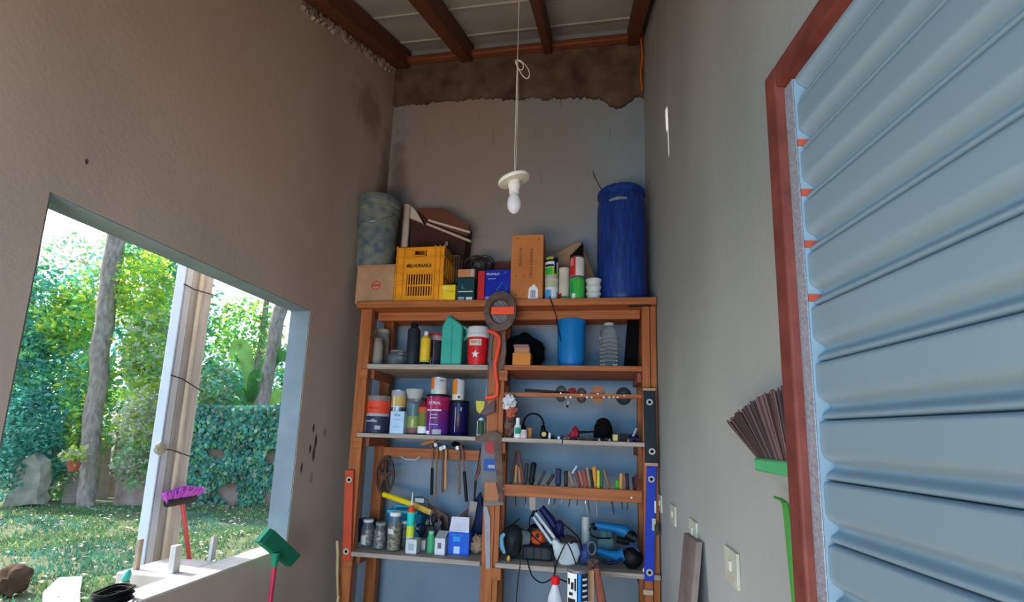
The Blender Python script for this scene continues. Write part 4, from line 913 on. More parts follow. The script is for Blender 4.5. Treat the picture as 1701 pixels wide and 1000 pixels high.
# ---------- third shelf, left bay
can(612, 647, 658, SCC, 3.17, [(.45, K('navy_print', (.03, .035, .07), .45)), (.52, greyp), (.86, redor), (1, K('smoke_lid', (.22, .17, .16), .4))], 'wide tub with orange-red band and dark blue base, left on the third shelf', name='paint_tub', cat='tub', lid=K('smoke_lid', (.22, .17, .16), .4),
    lab=[(.02, .42, -62, -52, wink), (.30, .34, -40, 20, greyp), (.1, .2, 12, 40, greyp)], text=[('SOLVEX', .022, .66, K('maroon_ink', (.35, .02, .01), .6), .9), ('cola', .014, .36, wink, 1)])
t, x, w_, h = boxy(648, 671, 683, SCC, FR - .01, .05, K('sky_blue_carton', (.42, .56, .70), .6), 'small pale blue card box at the front of the third shelf', text=[('Spray', .022, .5, .84, K('blue_ink', (.05, .10, .22), .6), .9)])
patch(t, x - w_*.35, x + w_*.3, SCC + h*.62, SCC + h*.64, FR - .01, lblue); patch(t, x - w_*.35, x + w_*.2, SCC + h*.3, SCC + h*.32, FR - .01, lblue)
can(651, 675, 648, SCC, 3.24, [(.60, steel), (.62, white), (.84, K('amber_print', (.60, .38, .10), .45)), (1, greyp)], 'yellow-banded can with grey cap behind the pale blue card box', lid=steel, lab=[(.2, .84, -20, -8, wink)])
x, w_, zt, _ = it(676, 700, 647, 718, 3.18); r = w_/2; h = zt - SCC; c = Vector((x, 3.18, SCC))
t = thing('brush_jar', c, 'tall clear jar with cone-shaped top holding coloured cans in the middle of the third shelf', 'jar')
mb = MB().mat(M_gl); mb.lathe(c, [(r*.9, 0), (r, .01), (r, h*.72), (r*.95, h*.78)], 28); mb.build('body', t)
mb = MB().mat(K('grey_cone', (.38, .38, .36), .5)); mb.lathe(c, [(r*.9, h*.78), (r*1.25, h*.97), (r*1.2, h), (r*.5, h*.96)], 24); mb.build('lid', t)
mb = MB(); mb.lathe(c, [(r*.8, .01), (r*.8, h*.15), (r*.8, h*.4), (r*.8, h*.68)], 20, mats=[K('dull_red', (.35, .08, .07), .6), lime, K('teal_print2', (.05, .18, .22), .5)]); mb.build('contents', t)
# bottle with red and olive label
x, w_, zt, _ = it(695, 712, 661, 718, 3.14); r = w_/2; h = zt - SCC; c = Vector((x, 3.145, SCC))
t = thing('bottle', c, 'dark red bottle with orange and olive label between tall jar and purple can', 'bottle')
mb = MB(); mb.lathe(c, [(r*.95, 0), (r, .01), (r, h*.22), (r, h*.6), (r, h*.75), (r*.45, h*.9)], 24, mats=[black, wink, K('olive_print', (.16, .17, .03), .5), K('orange_red2', (.55, .10, .02), .5), K('wine', (.20, .01, .03), .4)]); mb.build('body', t)
mb = MB().mat(black); mb.lathe(c, [(r*.4, h*.88), (r*.4, h)], 14); mb.build('cap', t)
Mpu = K('purple_can_print', (.10, .02, .20), .4); Mma = K('magenta_print', (.36, .015, .08), .4)
zt_p = PY(728, 656, 3.18).z
can(709, 747, 656, SCC, 3.18, [(.32, Mpu), (.62, K('plum_print', (.16, .015, .14), .4)), (.94, Mma), (1, black)], 'large purple and magenta paint can on the third shelf, carrying a smaller can', lid=black,
    lab=[(.02, .14, -5, 38, greyp), (.02, .10, -40, -15, wink), (.59, .62, -40, 35, wink), (.0, .95, -20, -14, K('sheen_stripe', (.35, .2, .38), .3))], text=[('CORAL', .028, .78, wink, 1.0), ('esmalte', .016, .50, wink, 1.1), ('sintetico', .014, .42, wink, 1.1), ('brilhante', .014, .26, wink, 1.3)])
can(717, 742, 627, zt_p + .001, 3.17, [(.08, white), (.28, cream), (.95, K('light_grey_print', (.50, .50, .52), .4)), (1, steel)], 'small orange and grey can stacked on the purple can', yb=656, lab=[(.28, .97, -80, -18, orange), (.05, .28, -60, 0, K('pale_teal_print', (.35, .55, .50), .5)), (.75, .8, 20, 50, ink)])
zt_n = PY(763, 666, 3.2).z
can(748, 779, 666, SCC, 3.21, [(.92, K('dark_navy_can', (.008, .006, .05), .25)), (1, black)], 'shiny dark navy paint can right of the purple can', lid=black, lab=[(.1, .8, -10, -6, K('grey_sheen', (.4, .4, .5), .3)), (.7, .8, 20, 28, greyp)])
can(752, 772, 630, zt_n + .001, 3.2, [(.28, cream), (.95, K('light_grey_print', (.50, .50, .52), .4)), (1, steel)], 'small orange and grey can stacked on the dark navy can', yb=660, lab=[(.28, .95, -80, 5, K('deep_orange', (.65, .20, .02), .5)), (.1, .2, 10, 30, navy)])
x, w_, zt, _ = it(792, 806, 694, 722, 3.10); r = w_/2; h = zt - SCC; c = Vector((x, 3.105, SCC))
t = thing('bottle', c, 'small white bottle with dark green label beside the middle post', 'bottle')
mb = MB(); mb.lathe(c, [(r*.95, 0), (r, .008), (r, h*.8), (r*.5, h*.95)], 20, mats=[white, white, white]); mb.build('body', t)
mb = MB(); arc(mb, c, r + .0008, SCC + h*.12, SCC + h*.85, -40, 60, K('dark_green_print', (.03, .07, .04), .5)); mb.build('label', t)
mb = MB().mat(white); mb.lathe(c, [(r*.4, h*.93), (r*.4, h)], 12); mb.build('cap', t)
# ---------- hanging things on the middle post (front face at FR)
YP = FR - .012
# round grinder disc with straps
c = PY(832, 519, FR - .075); t = thing('angle_grinder', c, 'rusty round disc guard with orange strip hung on the middle post', 'grinder')
k = (c - CAM).dot(Vector(R3[2])) / FPX
mb = MB().mat(rust); mb.X = Matrix.Translation(c) @ Matrix.Scale(.80, 4, (1, 0, 0)) @ Matrix.Translation(-c)
mb.lathe(c, [(19*k, 0), (33*k, 0), (34*k, .008), (34*k, .035), (31*k, .04), (22*k, .045), (20*k, .03), (19*k, 0)], 40, (0, -1, 0), cap=False); mb.build('guard', t)
mb = MB().mat(K('grey_blade', (.16, .14, .13), .5, .3)); mb.X = Matrix.Translation(c) @ Matrix.Scale(.80, 4, (1, 0, 0)) @ Matrix.Translation(-c); mb.lathe(c, [(0.001, .006), (20*k, .006), (20*k, .012), (.001, .012)], 32, (0, -1, 0)); mb.build('disc', t)
mb = MB().mat(K('pale_spokes', (.42, .38, .35), .5, .2))
for (a0, b0) in (((820, 500), (842, 528)), ((826, 496), (848, 520)), ((818, 520), (838, 542)), ((846, 530), (822, 545))): mb.tube([PY(*a0, FR - .094), PY(*b0, FR - .094)], .006, 6, .5)
mb.build('spokes', t)
mb = MB().mat(K('orange_red_strip', (.85, .09, .03), .45)); a_ = PY(816, 510, FR - .125); b_ = PY(854, 522, FR - .125); mb.box((a_.x, FR - .128, b_.z), (b_.x, FR - .122, a_.z)); mb.build('strip', t, bev=.002)
mb = MB().mat(MATS['orange_red_strip']); a_ = PY(832, 516, FR - .1); mb.cyl((a_.x, FR - .122, a_.z), (a_.x, FR - .08, a_.z), .008); mb.build('strip_bolt', t)
mb = MB().mat(rust); mb.box((c.x - .012, FR - .078, c.z + 28*k), (c.x + .012, FR - .001, c.z + 33*k)); mb.build('hanger', t)
# dark leather belt loop behind hacksaw
mb = MB().mat(K('grey_leather', (.13, .11, .10), .7)); P = [PY(px, py, FR - .02) for px, py in ((818, 548), (814, 575), (813, 600), (822, 616), (832, 612), (838, 585), (836, 555))]; mb.tube(P, .013, 6, .35, up=(0, 1, 0)); mb.box(tuple(PY(812, 610, FR - .012) - Vector((0, .004, 0))), tuple(PY(822, 598, FR - .012) + Vector((0, .004, 0))))
mb.tube([PY(820, 548, FR - .02), PY(820, 548, FR - .0)], .006, 6)
tag(mb.build('leather_strap', origin=P[0]), 'worn grey leather strap looped on the middle post behind the orange saw frame', 'strap')
# hacksaw
t = thing('hacksaw', PY(815, 552, FR - .05), 'bright red-orange hacksaw hanging vertically on the middle post', 'saw'); hm = K('hacksaw_paint', (.80, .07, .03), .45)
mb = MB().mat(hm); P = [PY(px, py, FR - .045) for px, py in ((810, 549), (822, 553), (829, 560), (829, 572), (825, 590), (822, 604), (823, 620), (826, 640), (825, 656), (820, 659), (806, 661))]; mb.tube(P, .013, 8, .7, up=(0, 1, 0)); mb.build('frame', t)
mb = MB().mat(steel); mb.tube([PY(807, 661, FR - .045), PY(812, 560, FR - .045), PY(810, 549, FR - .045)], .0025, 5); mb.build('blade', t)
mb = MB().mat(K('mauve_grip', (.12, .07, .08), .6)); P = [PY(px, py, FR - .045) for px, py in ((822, 664), (812, 672), (803, 682), (795, 688), (808, 690), (822, 684))]; mb.prism(P, (0, .025, 0)); mb.build('grip', t, bev=.004)
mb = MB().mat(steel); mb.cyl(PY(829, 562, FR - .045), PY(829, 562, FR - .001), .003); mb.build('nail', t)
mb = MB().mat(K('dull_yellow', (.50, .45, .06), .6)); P = [PY(px, py, FR - .035) for px, py in ((790, 665), (806, 666), (804, 678), (797, 688), (791, 682))]; mb.prism(P, (0, .02, 0)); o = mb.build('glove', origin=P[0], bev=.006); tag(o, 'small dull yellow tape dispenser hanging left of the middle post', 'tape')
# plastic bag right side of the post
mb = MB().mat(K('foil_bag', (.50, .46, .44), .35, scale=30, c2=(.75, .74, .72))); c = PY(846, 668, FR - .02); mb.blob(c, (.042, .03, .055), 7, .35, freq=3.5); t = thing('plastic_bag', c, 'crumpled silver and red plastic bag hung at the right side of the middle post', 'bag'); mb.build('body', t)
mb = MB().mat(K('bag_red', (.42, .09, .05), .5)); mb.blob(PY(849, 684, FR - .02), (.036, .025, .035), 9, .3, freq=3); mb.build('print', t)
mb = MB().mat(K('bag_brown', (.14, .07, .05), .6)); mb.blob(PY(846, 707, FR + .02), (.03, .025, .07), 11, .35, freq=3); mb.build('lower_fold', t)
# hand saws on the lower middle post
t = thing('try_square', PY(800, 730, FR - .03), 'rusty metal square with long downward blade on the middle post', 'square'); mb = MB().mat(rust)
P = [PY(px, py, FR - .042) for px, py in ((789, 724), (822, 716), (833, 722), (836, 834), (829, 836), (819, 733), (790, 735))]; mb.prism(P, (0, .006, 0)); mb.cyl(PY(813, 724, FR - .045), PY(813, 724, FR - .001), .004, seg=10); mb.build('blade', t)
t = thing('hand_saw', PY(812, 740, FR - .02), 'broad grey trowel-like blade with red top and blue label on the middle post', 'saw')
mb = MB().mat(K('grey_blade2', (.11, .10, .10), .5, .3)); P = [PY(px, py, FR - .022) for px, py in ((801, 733), (820, 730), (830, 742), (832, 790), (828, 801), (800, 801), (798, 760))]; mb.prism(P, (0, .004, 0)); mb.build('blade', t)
mb = MB().mat(K('signal_red', (.34, .015, .015), .4)); c = PY(817, 742, FR - .024); mb.lathe(c, [(.001, 0), (.048, 0), (.048, .002), (.001, .002)], 24, (0, -1, 0)); mb.build('emblem', t)
mb = MB().mat(K('label_blue', (.02, .08, .28), .5)); a_ = PY(804, 762, FR - .023); b_ = PY(824, 783, FR - .023); mb.box((a_.x, FR - .0245, b_.z), (b_.x, FR - .0225, a_.z)); mb.build('label', t)
mb = MB().mat(greyp); a_ = PY(811, 772, FR - .023); b_ = PY(822, 778, FR - .023); mb.box((a_.x, FR - .0255, b_.z), (b_.x, FR - .0245, a_.z)); mb.build('label_print', t)
mb = MB().mat(K('worn_orange_handle', (.40, .16, .07), .6)); P = [PY(px, py, FR - .024) for px, py in ((805, 801), (824, 801), (829, 828), (826, 834), (806, 834))]; mb.prism(P, (0, .02, 0)); mb.build('handle', t, bev=.003)
mb = MB().mat(K('dark_cement_plate', (.20, .16, .14), .7)); P = [PY(px, py, FR - .03) for px, py in ((803, 833), (836, 832), (837, 839), (804, 841))]; mb.prism(P, (0, .029, 0)); tag(mb.build('bracket', origin=P[0], bev=.002), 'grey metal bracket nailed across the middle post', 'bracket')
mb = MB().mat(K('grey_ruler', (.30, .29, .32), .5)); P = [PY(px, py, FR - .012) for px, py in ((803, 841), (809, 841), (814, 860), (814, 944), (807, 945), (805, 870))]; mb.prism(P, (0, .0115, 0)); tag(mb.build('saw_blade', origin=P[3], bev=.001), 'long narrow grey blade along the lower middle post', 'blade')
# ---------- discs on the hanging rod
for (px, py, rx, ry, M, M2, l_, dy) in ((932, 654, 10, 14, dgrey, rust, 'dark grinding disc, leftmost on the hanging rod', 0), (966, 657, 9, 13, K('brown_disc', (.06, .03, .02), .7), rust, 'small brown ring disc second from left on the hanging rod', .0),
                          (993, 655, 12, 15, K('tan_disc', (.30, .14, .07), .7), K('orange_disc', (.45, .15, .06), .7), 'tan and orange ringed disc on the hanging rod', 0), (1036, 658, 13, 15, black, dgrey, 'black disc at the right end of the hanging rod', 0)):
    c = PY(px, py, FR + .055); t = thing('grinding_disc', c, l_, 'disc', 'discs on the hanging rod'); k = (c - CAM).dot(Vector(R3[2])) / FPX; R_ = ry*k
    def sq(mb): mb.X = Matrix.Translation(c) @ Matrix.Scale(rx/ry, 4, (1, 0, 0)) @ Matrix.Translation(-c); return mb
    mb = sq(MB().mat(M)); mb.lathe(c, [(R_*.55, 0), (R_, 0), (R_, .005), (R_*.55, .005), (R_*.55, 0)], 28, (0, 1, 0), cap=False); mb.build('rim', t)
    mb = sq(MB().mat(M2)); mb.lathe(c, [(R_*.18, 0), (R_*.56, -.001), (R_*.56, .006), (R_*.18, .006), (R_*.18, 0)], 24, (0, 1, 0), cap=False); mb.build('centre', t)
    mb = MB().mat(steel); mb.cyl((c.x, FR + .012, c.z + .0), (c.x, FR + .065, c.z + .0), .005); mb.build('hook', t)
for k, px in enumerate((975, 983, 1003, 1012, 1019, 1026, 948, 940)):
    c = PY(px, 660, FR + .018); mb = MB().mat(cream if k % 2 else steel); mb.lathe(c, [(.007, 0), (.006, .006)], 10, (0, -1, 0)); tag(mb.build('hook', origin=c), 'small %s hook head on the rod, %s from the left' % ('cream' if k % 2 else 'steel', O1[[975, 983, 1003, 1012, 1019, 1026, 948, 940].index(px) + 2 if px > 960 else (1 if px == 948 else 0)]), 'hook', 'hook heads on the hanging rod')
mb = MB().mat(K('dark_stick', (.03, .02, .015), .6)); mb.tube([PY(872, 648, FR + .055), PY(945, 653, FR + .055)], .010, 8); c = PY(872, 648, FR + .055); tag(mb.build('dark_stick', origin=c), 'short dark stick lying along the hanging rod, left part', 'stick')
mb = MB().mat(redor); c = PY(950, 652, FR + .06)
mb.mat(K('dull_crimson', (.25, .02, .03), .5)); mb.blob(c, (.03, .012, .03), 3, .3); tag(mb.build('red_clip', origin=c), 'small dull red clip between the two left discs', 'clip')
mb = MB().mat(steel); a_ = PY(944, 666, FR + .05); mb.tube([PY(944, 658, FR + .05), a_, a_ + Vector((-.004, 0, -.03))], .002, 5); mb.mat(black); mb.blob(a_ + Vector((-.005, 0, -.036)), (.008, .008, .009)); tag(mb.build('hanging_hook', origin=a_), 'little wire hook with black tip hanging from the rod', 'hook')
# ---------- third shelf, right bay
S2 = SCC
x, w_, zt, _ = it(854, 866, 694, 727, 3.10); r = w_/2; h = zt - S2; c = Vector((x, 3.10, S2))
t = thing('bottle', c, 'white bottle with green print, leftmost on the right bay of the third shelf', 'bottle')
mb = MB(); mb.lathe(c, [(r*.95, 0), (r, .006), (r, h*.2), (r, h*.55), (r*.5, h*.72)], 22, mats=[white, white, K('mint_white', (.40, .60, .50), .4), white]); mb.build('body', t)
mb = MB(); arc(mb, c, r + .0008, S2 + h*.2, S2 + h*.5, -30, 60, K('deep_green', (.02, .25, .14), .5)); mb.build('label', t)
mb = MB().mat(white); mb.lathe(c, [(r*.55, h*.7), (r*.55, h*.98), (r*.5, h)], 16); mb.build('cap', t)
jar(865, 876, 714, S2, 3.09, 'tiny pink-white jar beside the green-printed bottle', None, body=K('pale_pink', (.60, .45, .45), .5), yb=728)
mb = MB().mat(black); P = []
c = PY(886, 706, 3.2); k = (c - CAM).dot(Vector(R3[2])) / FPX
for i in range(15):
    a = PI * (1.08 - 1.16 * i / 14); P.append(Vector((c.x + 17*k*math.cos(a), 3.2, c.z + 19*k*math.sin(a))))
t = thing('headphones', (c.x, 3.2, S2), 'black ear defenders with arched headband on the third shelf', 'headphones'); mb.tube(P, .007, 8, up=(0, 1, 0)); mb.build('headband', t)
for s_ in (P[0], P[-1]):
    mb = MB().mat(black); q = Vector((s_.x, 3.2, max(S2 + .032, s_.z - .01))); mb.lathe(q - Vector((.015, 0, 0)), [(.02, 0), (.03, .008), (.03, .02), (.022, .03)], 18, (1, 0, 0)); mb.build('ear_cup', t)
lathing('cup', Vector((PY(880, 715, 3.13).x, 3.13, S2)), [(.014, 0), (.023, PY(880, 711, 3.13).z - S2), (.020, PY(880, 711, 3.13).z - S2), (.011, .006)], K('burnt_orange_cup', (.38, .16, .04), .5), 'small burnt-orange cup under the ear defenders', 'cup')
t = thing('tape_measure', (PY(904, 720, 3.12).x, 3.12, S2), 'black and yellow tape measure standing in the middle of the third shelf', 'tape measure'); c = PY(904, 720, 3.12); c.z = S2 + .030
mb = MB().mat(black); mb.lathe(c + Vector((0, .012, 0)), [(.024, 0), (.030, .004), (.030, .026), (.024, .03)], 24, (0, -1, 0)); mb.build('case', t)
mb = MB().mat(K('tape_yellow', (.65, .42, .12), .5)); mb.lathe(c + Vector((0, -.017, 0)), [(.0001, 0), (.016, 0), (.014, .003), (.0001, .003)], 20, (0, -1, 0)); mb.build('emblem', t)
lathing('small_cap', Vector((PY(913, 718, 3.11).x, 3.11, S2)), [(.008, 0), (.008, .022), (.007, .04), (.004, .042)], white, 'tiny white-capped tube right of the tape measure', 'tube', 12)
# red clamp with black handle, black dome, misc
t = thing('hand_tool', (PY(956, 716, 3.18).x, 3.18, S2), 'crimson hand tool with long black handle lying on the third shelf', 'tool')
mb = MB().mat(K('crimson', (.32, .012, .03), .45)); c = PY(956, 712, 3.18); mb.blob((c.x, c.y, S2 + .045), (.026, .024, .045), 5, .25); mb.blob((c.x - .03, c.y, S2 + .02), (.03, .02, .02), 6, .25); mb.build('body', t)
mb = MB().mat(black); mb.tube([(c.x + .015, 3.18, S2 + .05), PY(988, 717, 3.18)], [.009, .006], 8); mb.build('handle', t)
x, w_, zt, _ = it(986, 1018, 694, 727, 3.30); mb = MB().mat(MATS['black_felt']); r = w_/2; h = zt - S2
mb.lathe((x, 3.3, S2), [(r*1.0, 0), (r*1.02, h*.25), (r*.93, h*.6), (r*.66, h*.88), (r*.3, h*.985), (.001, h)], 30); tag(mb.build('helmet', origin=(x, 3.3, S2)), 'plain black domed helmet at the back of the third shelf', 'helmet')
mb = MB().mat(K('brass', (.35, .22, .08), .4, .6)); c = PY(1022, 725, 3.11); mb.box((c.x - .018, 3.1, S2), (c.x + .018, 3.14, S2 + .045)); tag(mb.build('brass_block', origin=(c.x, 3.12, S2), bev=.004), 'small brass-coloured block in front of the black helmet', 'block')
mb = MB().mat(black); a_ = PY(1031, 722, 3.12).x; b_ = PY(1044, 722, 3.12).x; mb.box((a_, 3.1, S2), (b_, 3.16, S2 + .05))
for k in range(4): mb.box((a_ - .001, 3.098, S2 + .008 + k*.011), (b_ + .001, 3.1, S2 + .013 + k*.011))
tag(mb.build('black_box', origin=((a_ + b_)/2, 3.13, S2), bev=.002), 'small ribbed black box near the right end of the third shelf', 'box')
mb = MB().mat(navy); c = PY(1052, 724, 3.14); mb.blob((c.x, 3.14, S2 + .025), (.035, .03, .025), 3, .2); mb.mat(K('bright_steel', (.7, .7, .72), .25, .8)); mb.tube([(c.x - .005, 3.11, S2 + .035), (c.x + .02, 3.11, S2 + .085)], [.008, .010], 8); tag(mb.build('flashlight', origin=(c.x, 3.14, S2)), 'dark navy torch with a bright steel tip at the right end of the third shelf', 'torch')
proto = None; rnd = random.Random(12); bm_ = [rust, dgrey, K('dull_purple', (.10, .05, .09), .6), K('dull_maroon', (.12, .035, .03), .6), steel, K('brown_bits', (.16, .09, .05), .7), cream]
for i in range(26):
    px = 918 + 131 * i / 25 + rnd.uniform(-1, 1); yy = 3.09 + rnd.uniform(0, .10); s = rnd.uniform(.006, .013); x = PY(px, 725, yy).x
    bi = rnd.randrange(len(bm_)); mb = MB().mat(bm_[bi]); z = S2 + s * .8; cn = ['rusty', 'dark grey', 'dull purple', 'maroon', 'steel', 'brown', 'cream'][bi]; sn = ['stubby round', 'lumpy', 'square'][i % 3]
    if i % 3 == 0: mb.lathe((x, yy, S2), [(s, 0), (s, s*1.6), (s*.6, s*2.2)], 10)
    elif i % 3 == 1: mb.blob((x, yy, S2 + s), (s*1.3, s, s), i, .25, 8, 6)
    else: mb.box((x - s, yy - s, S2), (x + s, yy + s, S2 + s*1.8), rot=None)
    tag(mb.build('metal_fitting', origin=(x, yy, S2)), '%s %s fitting, %s from the left in the row of small fittings' % (cn, sn, O1[i]), 'fitting', 'small fittings on the third shelf')
# ---------- left back rail: hammers and hand tools
YT = YB - .06
def handle_tool(name, label, cat, p, q, r0, M, head=None, Mh=None, grip=None, Mg=None):
    """handle from p (top pixel) down to q (bottom pixel) in front of the left back rail"""
    a_ = PY(*p, YT); b_ = PY(*q, YT - .01); t = thing(name, a_, label, cat, 'hammers and hand tools on the left back rail')
    mb = MB().mat(M); mb.tube([a_, a_.lerp(b_, .5), b_], [r0*.8, r0*.85, r0], 10); mb.build('handle', t)
    if grip:
        mb = MB().mat(Mg); g = a_.lerp(b_, grip); mb.tube([g, g.lerp(b_, .5), b_ + (b_ - a_).normalized()*.006], [r0*1.35, r0*1.5, r0*1.35], 10); mb.build('grip', t)
    h = a_ + Vector((0, 0, .006)); mb = MB().mat(Mh or rust)
    if head == 'hammer': mb.tube([h + Vector((0, -.055, 0)), h + Vector((0, -.035, 0)), h + Vector((0, 0, 0)), h + Vector((0, .04, 0))], [.015, .013, .014, .006], 10)
    elif head == 'bar': mb.tube([h + Vector((-.012, -.03, 0)), h, h + Vector((.01, .034, 0))], [.010, .012, .010], 8)
    mb.build('head', t)
handle_tool('hammer', 'hammer with half-black grip, leftmost of the tools on the left back rail', 'hammer', (719, 742), (717, 821), .0075, K('mauve_wood', (.26, .11, .09), .6), 'hammer', None, .45, black)
handle_tool('hammer', 'hammer with long slim grey-brown handle, second from left on the back rail', 'hammer', (727, 740), (723, 827), .0085, dwood, 'hammer', steel)
handle_tool('hammer', 'hammer with dark brown handle between slim hammer and light wooden one', 'hammer', (736, 746), (735, 818), .010, K('brown_handle', (.16, .08, .05), .6), 'hammer', steel)
handle_tool('hammer', 'hammer with light orange wooden handle on the left back rail', 'hammer', (741, 744), (740, 812), .012, lwood, 'hammer', steel)
handle_tool('mallet', 'tool with straight brown handle in the right half of the left back rail', 'hammer', (763, 745), (763, 822), .0095, K('plain_brown', (.22, .12, .08), .6), 'hammer', steel)
handle_tool('hammer', 'hammer with long black rubber grip nearest the middle post', 'hammer', (768, 744), (775, 832), .0085, K('mauve_wood', (.26, .11, .09), .6), 'hammer', None, .45, black)
mb = MB().mat(K('orange_wood_tip', (.50, .22, .07), .6)); a_ = PY(700, 738, YT); b_ = PY(722, 732, YT - .02); mb.tube([a_, b_], [.008, .018], 8); mb.mat(steel); mb.cyl(b_, b_ + Vector((0, .07, -.0)), .005); tag(mb.build('wooden_peg', origin=a_), 'orange wooden peg lying on the left back rail under the third shelf', 'peg')
mb = MB().mat(black); a_ = PY(757, 738, YT); mb.blob(a_, (.035, .03, .02), 2, .2); mb.cyl(a_, a_ + Vector((0, .05, 0)), .008); tag(mb.build('black_clamp', origin=a_), 'small black clamp head resting on the left back rail', 'clamp')
# black/brown pliers and the big grey shears near the middle post
mb = MB().mat(K('dark_pliers', (.03, .02, .02), .5)); P = [PY(px, py, YT) for px, py in ((800, 745), (795, 775), (790, 800), (788, 832))]; mb.tube(P, [.012, .010, .010, .007], 8)
mb.mat(K('brown_grip', (.20, .08, .06), .5)); mb.tube([PY(799, 760, YT - .02), PY(795, 785, YT - .02), PY(790, 798, YT - .02)], [.010, .012, .008], 8); tag(mb.build('pliers', origin=P[0]), 'long dark pliers with brown grip hanging close to the middle post', 'pliers')
M_gs = K('grey_brown_steel', (.22, .18, .16), .5, .4)
mb = MB().mat(M_gs); P = [PY(px, py, 3.36) for px, py in ((781, 832), (793, 834), (788, 862), (779, 895), (774, 890), (777, 860))]; P.append(P[0]); mb.prism(P[:-1], (0, .01, 0)); mb.mat(M_gs); zz_ = Vector((P[3].x, 3.365, SE)); mb.tube([P[3], zz_], .005, 6); tag(mb.build('shear_blade', origin=zz_), 'upright grey-brown steel blade standing left of the middle post', 'blade')
# wheel hanging at the left back post
c = PY(640, 790, 3.40); mb = MB().mat(K('brown_pulley', (.10, .055, .04), .7)); k = (c - CAM).dot(Vector(R3[2])) / FPX
t = thing('pulley_wheel', c, 'brown spoked pulley wheel hanging on the left back post', 'wheel'); S_ = Matrix.Translation(c) @ Matrix.Scale(.55, 4, (1, 0, 0)) @ Matrix.Translation(-c)
mb.X = S_; ring = [c + Vector((27*k*math.cos(a), 0, 29*k*math.sin(a))) for a in [2*PI*i/28 for i in range(28)]]; mb.tube(ring, .013, 8, closed=True, up=(0, 1, 0)); mb.build('rim', t)
mb = MB().mat(MATS['brown_pulley']); mb.X = S_
for i in range(5): a = 2*PI*i/5 + .3; mb.tube([c, c + Vector((26*k*math.cos(a), 0, 26*k*math.sin(a)))], [.02, .012], 8)
mb.lathe(c + Vector((0, .015, 0)), [(.03, 0), (.03, .03)], 16, (0, -1, 0)); mb.build('spokes', t)
mb = MB().mat(rust); a_ = c + Vector((0, 0, 27*k)); mb.tube([a_, a_ + Vector((0, .07, .01))], .006, 6); mb.build('nail', t)
mb = MB().mat(K('pale_hook', (.5, .48, .5), .5)); P = [PY(px, py, 3.43) for px, py in ((664, 757), (675, 763), (690, 764), (698, 758))]; mb.tube(P, [.003, .006, .006, .003], 6, up=(0, 1, 0)); tag(mb.build('sickle_blade', origin=P[0]), 'pale curved blade hanging under the left back rail', 'blade')
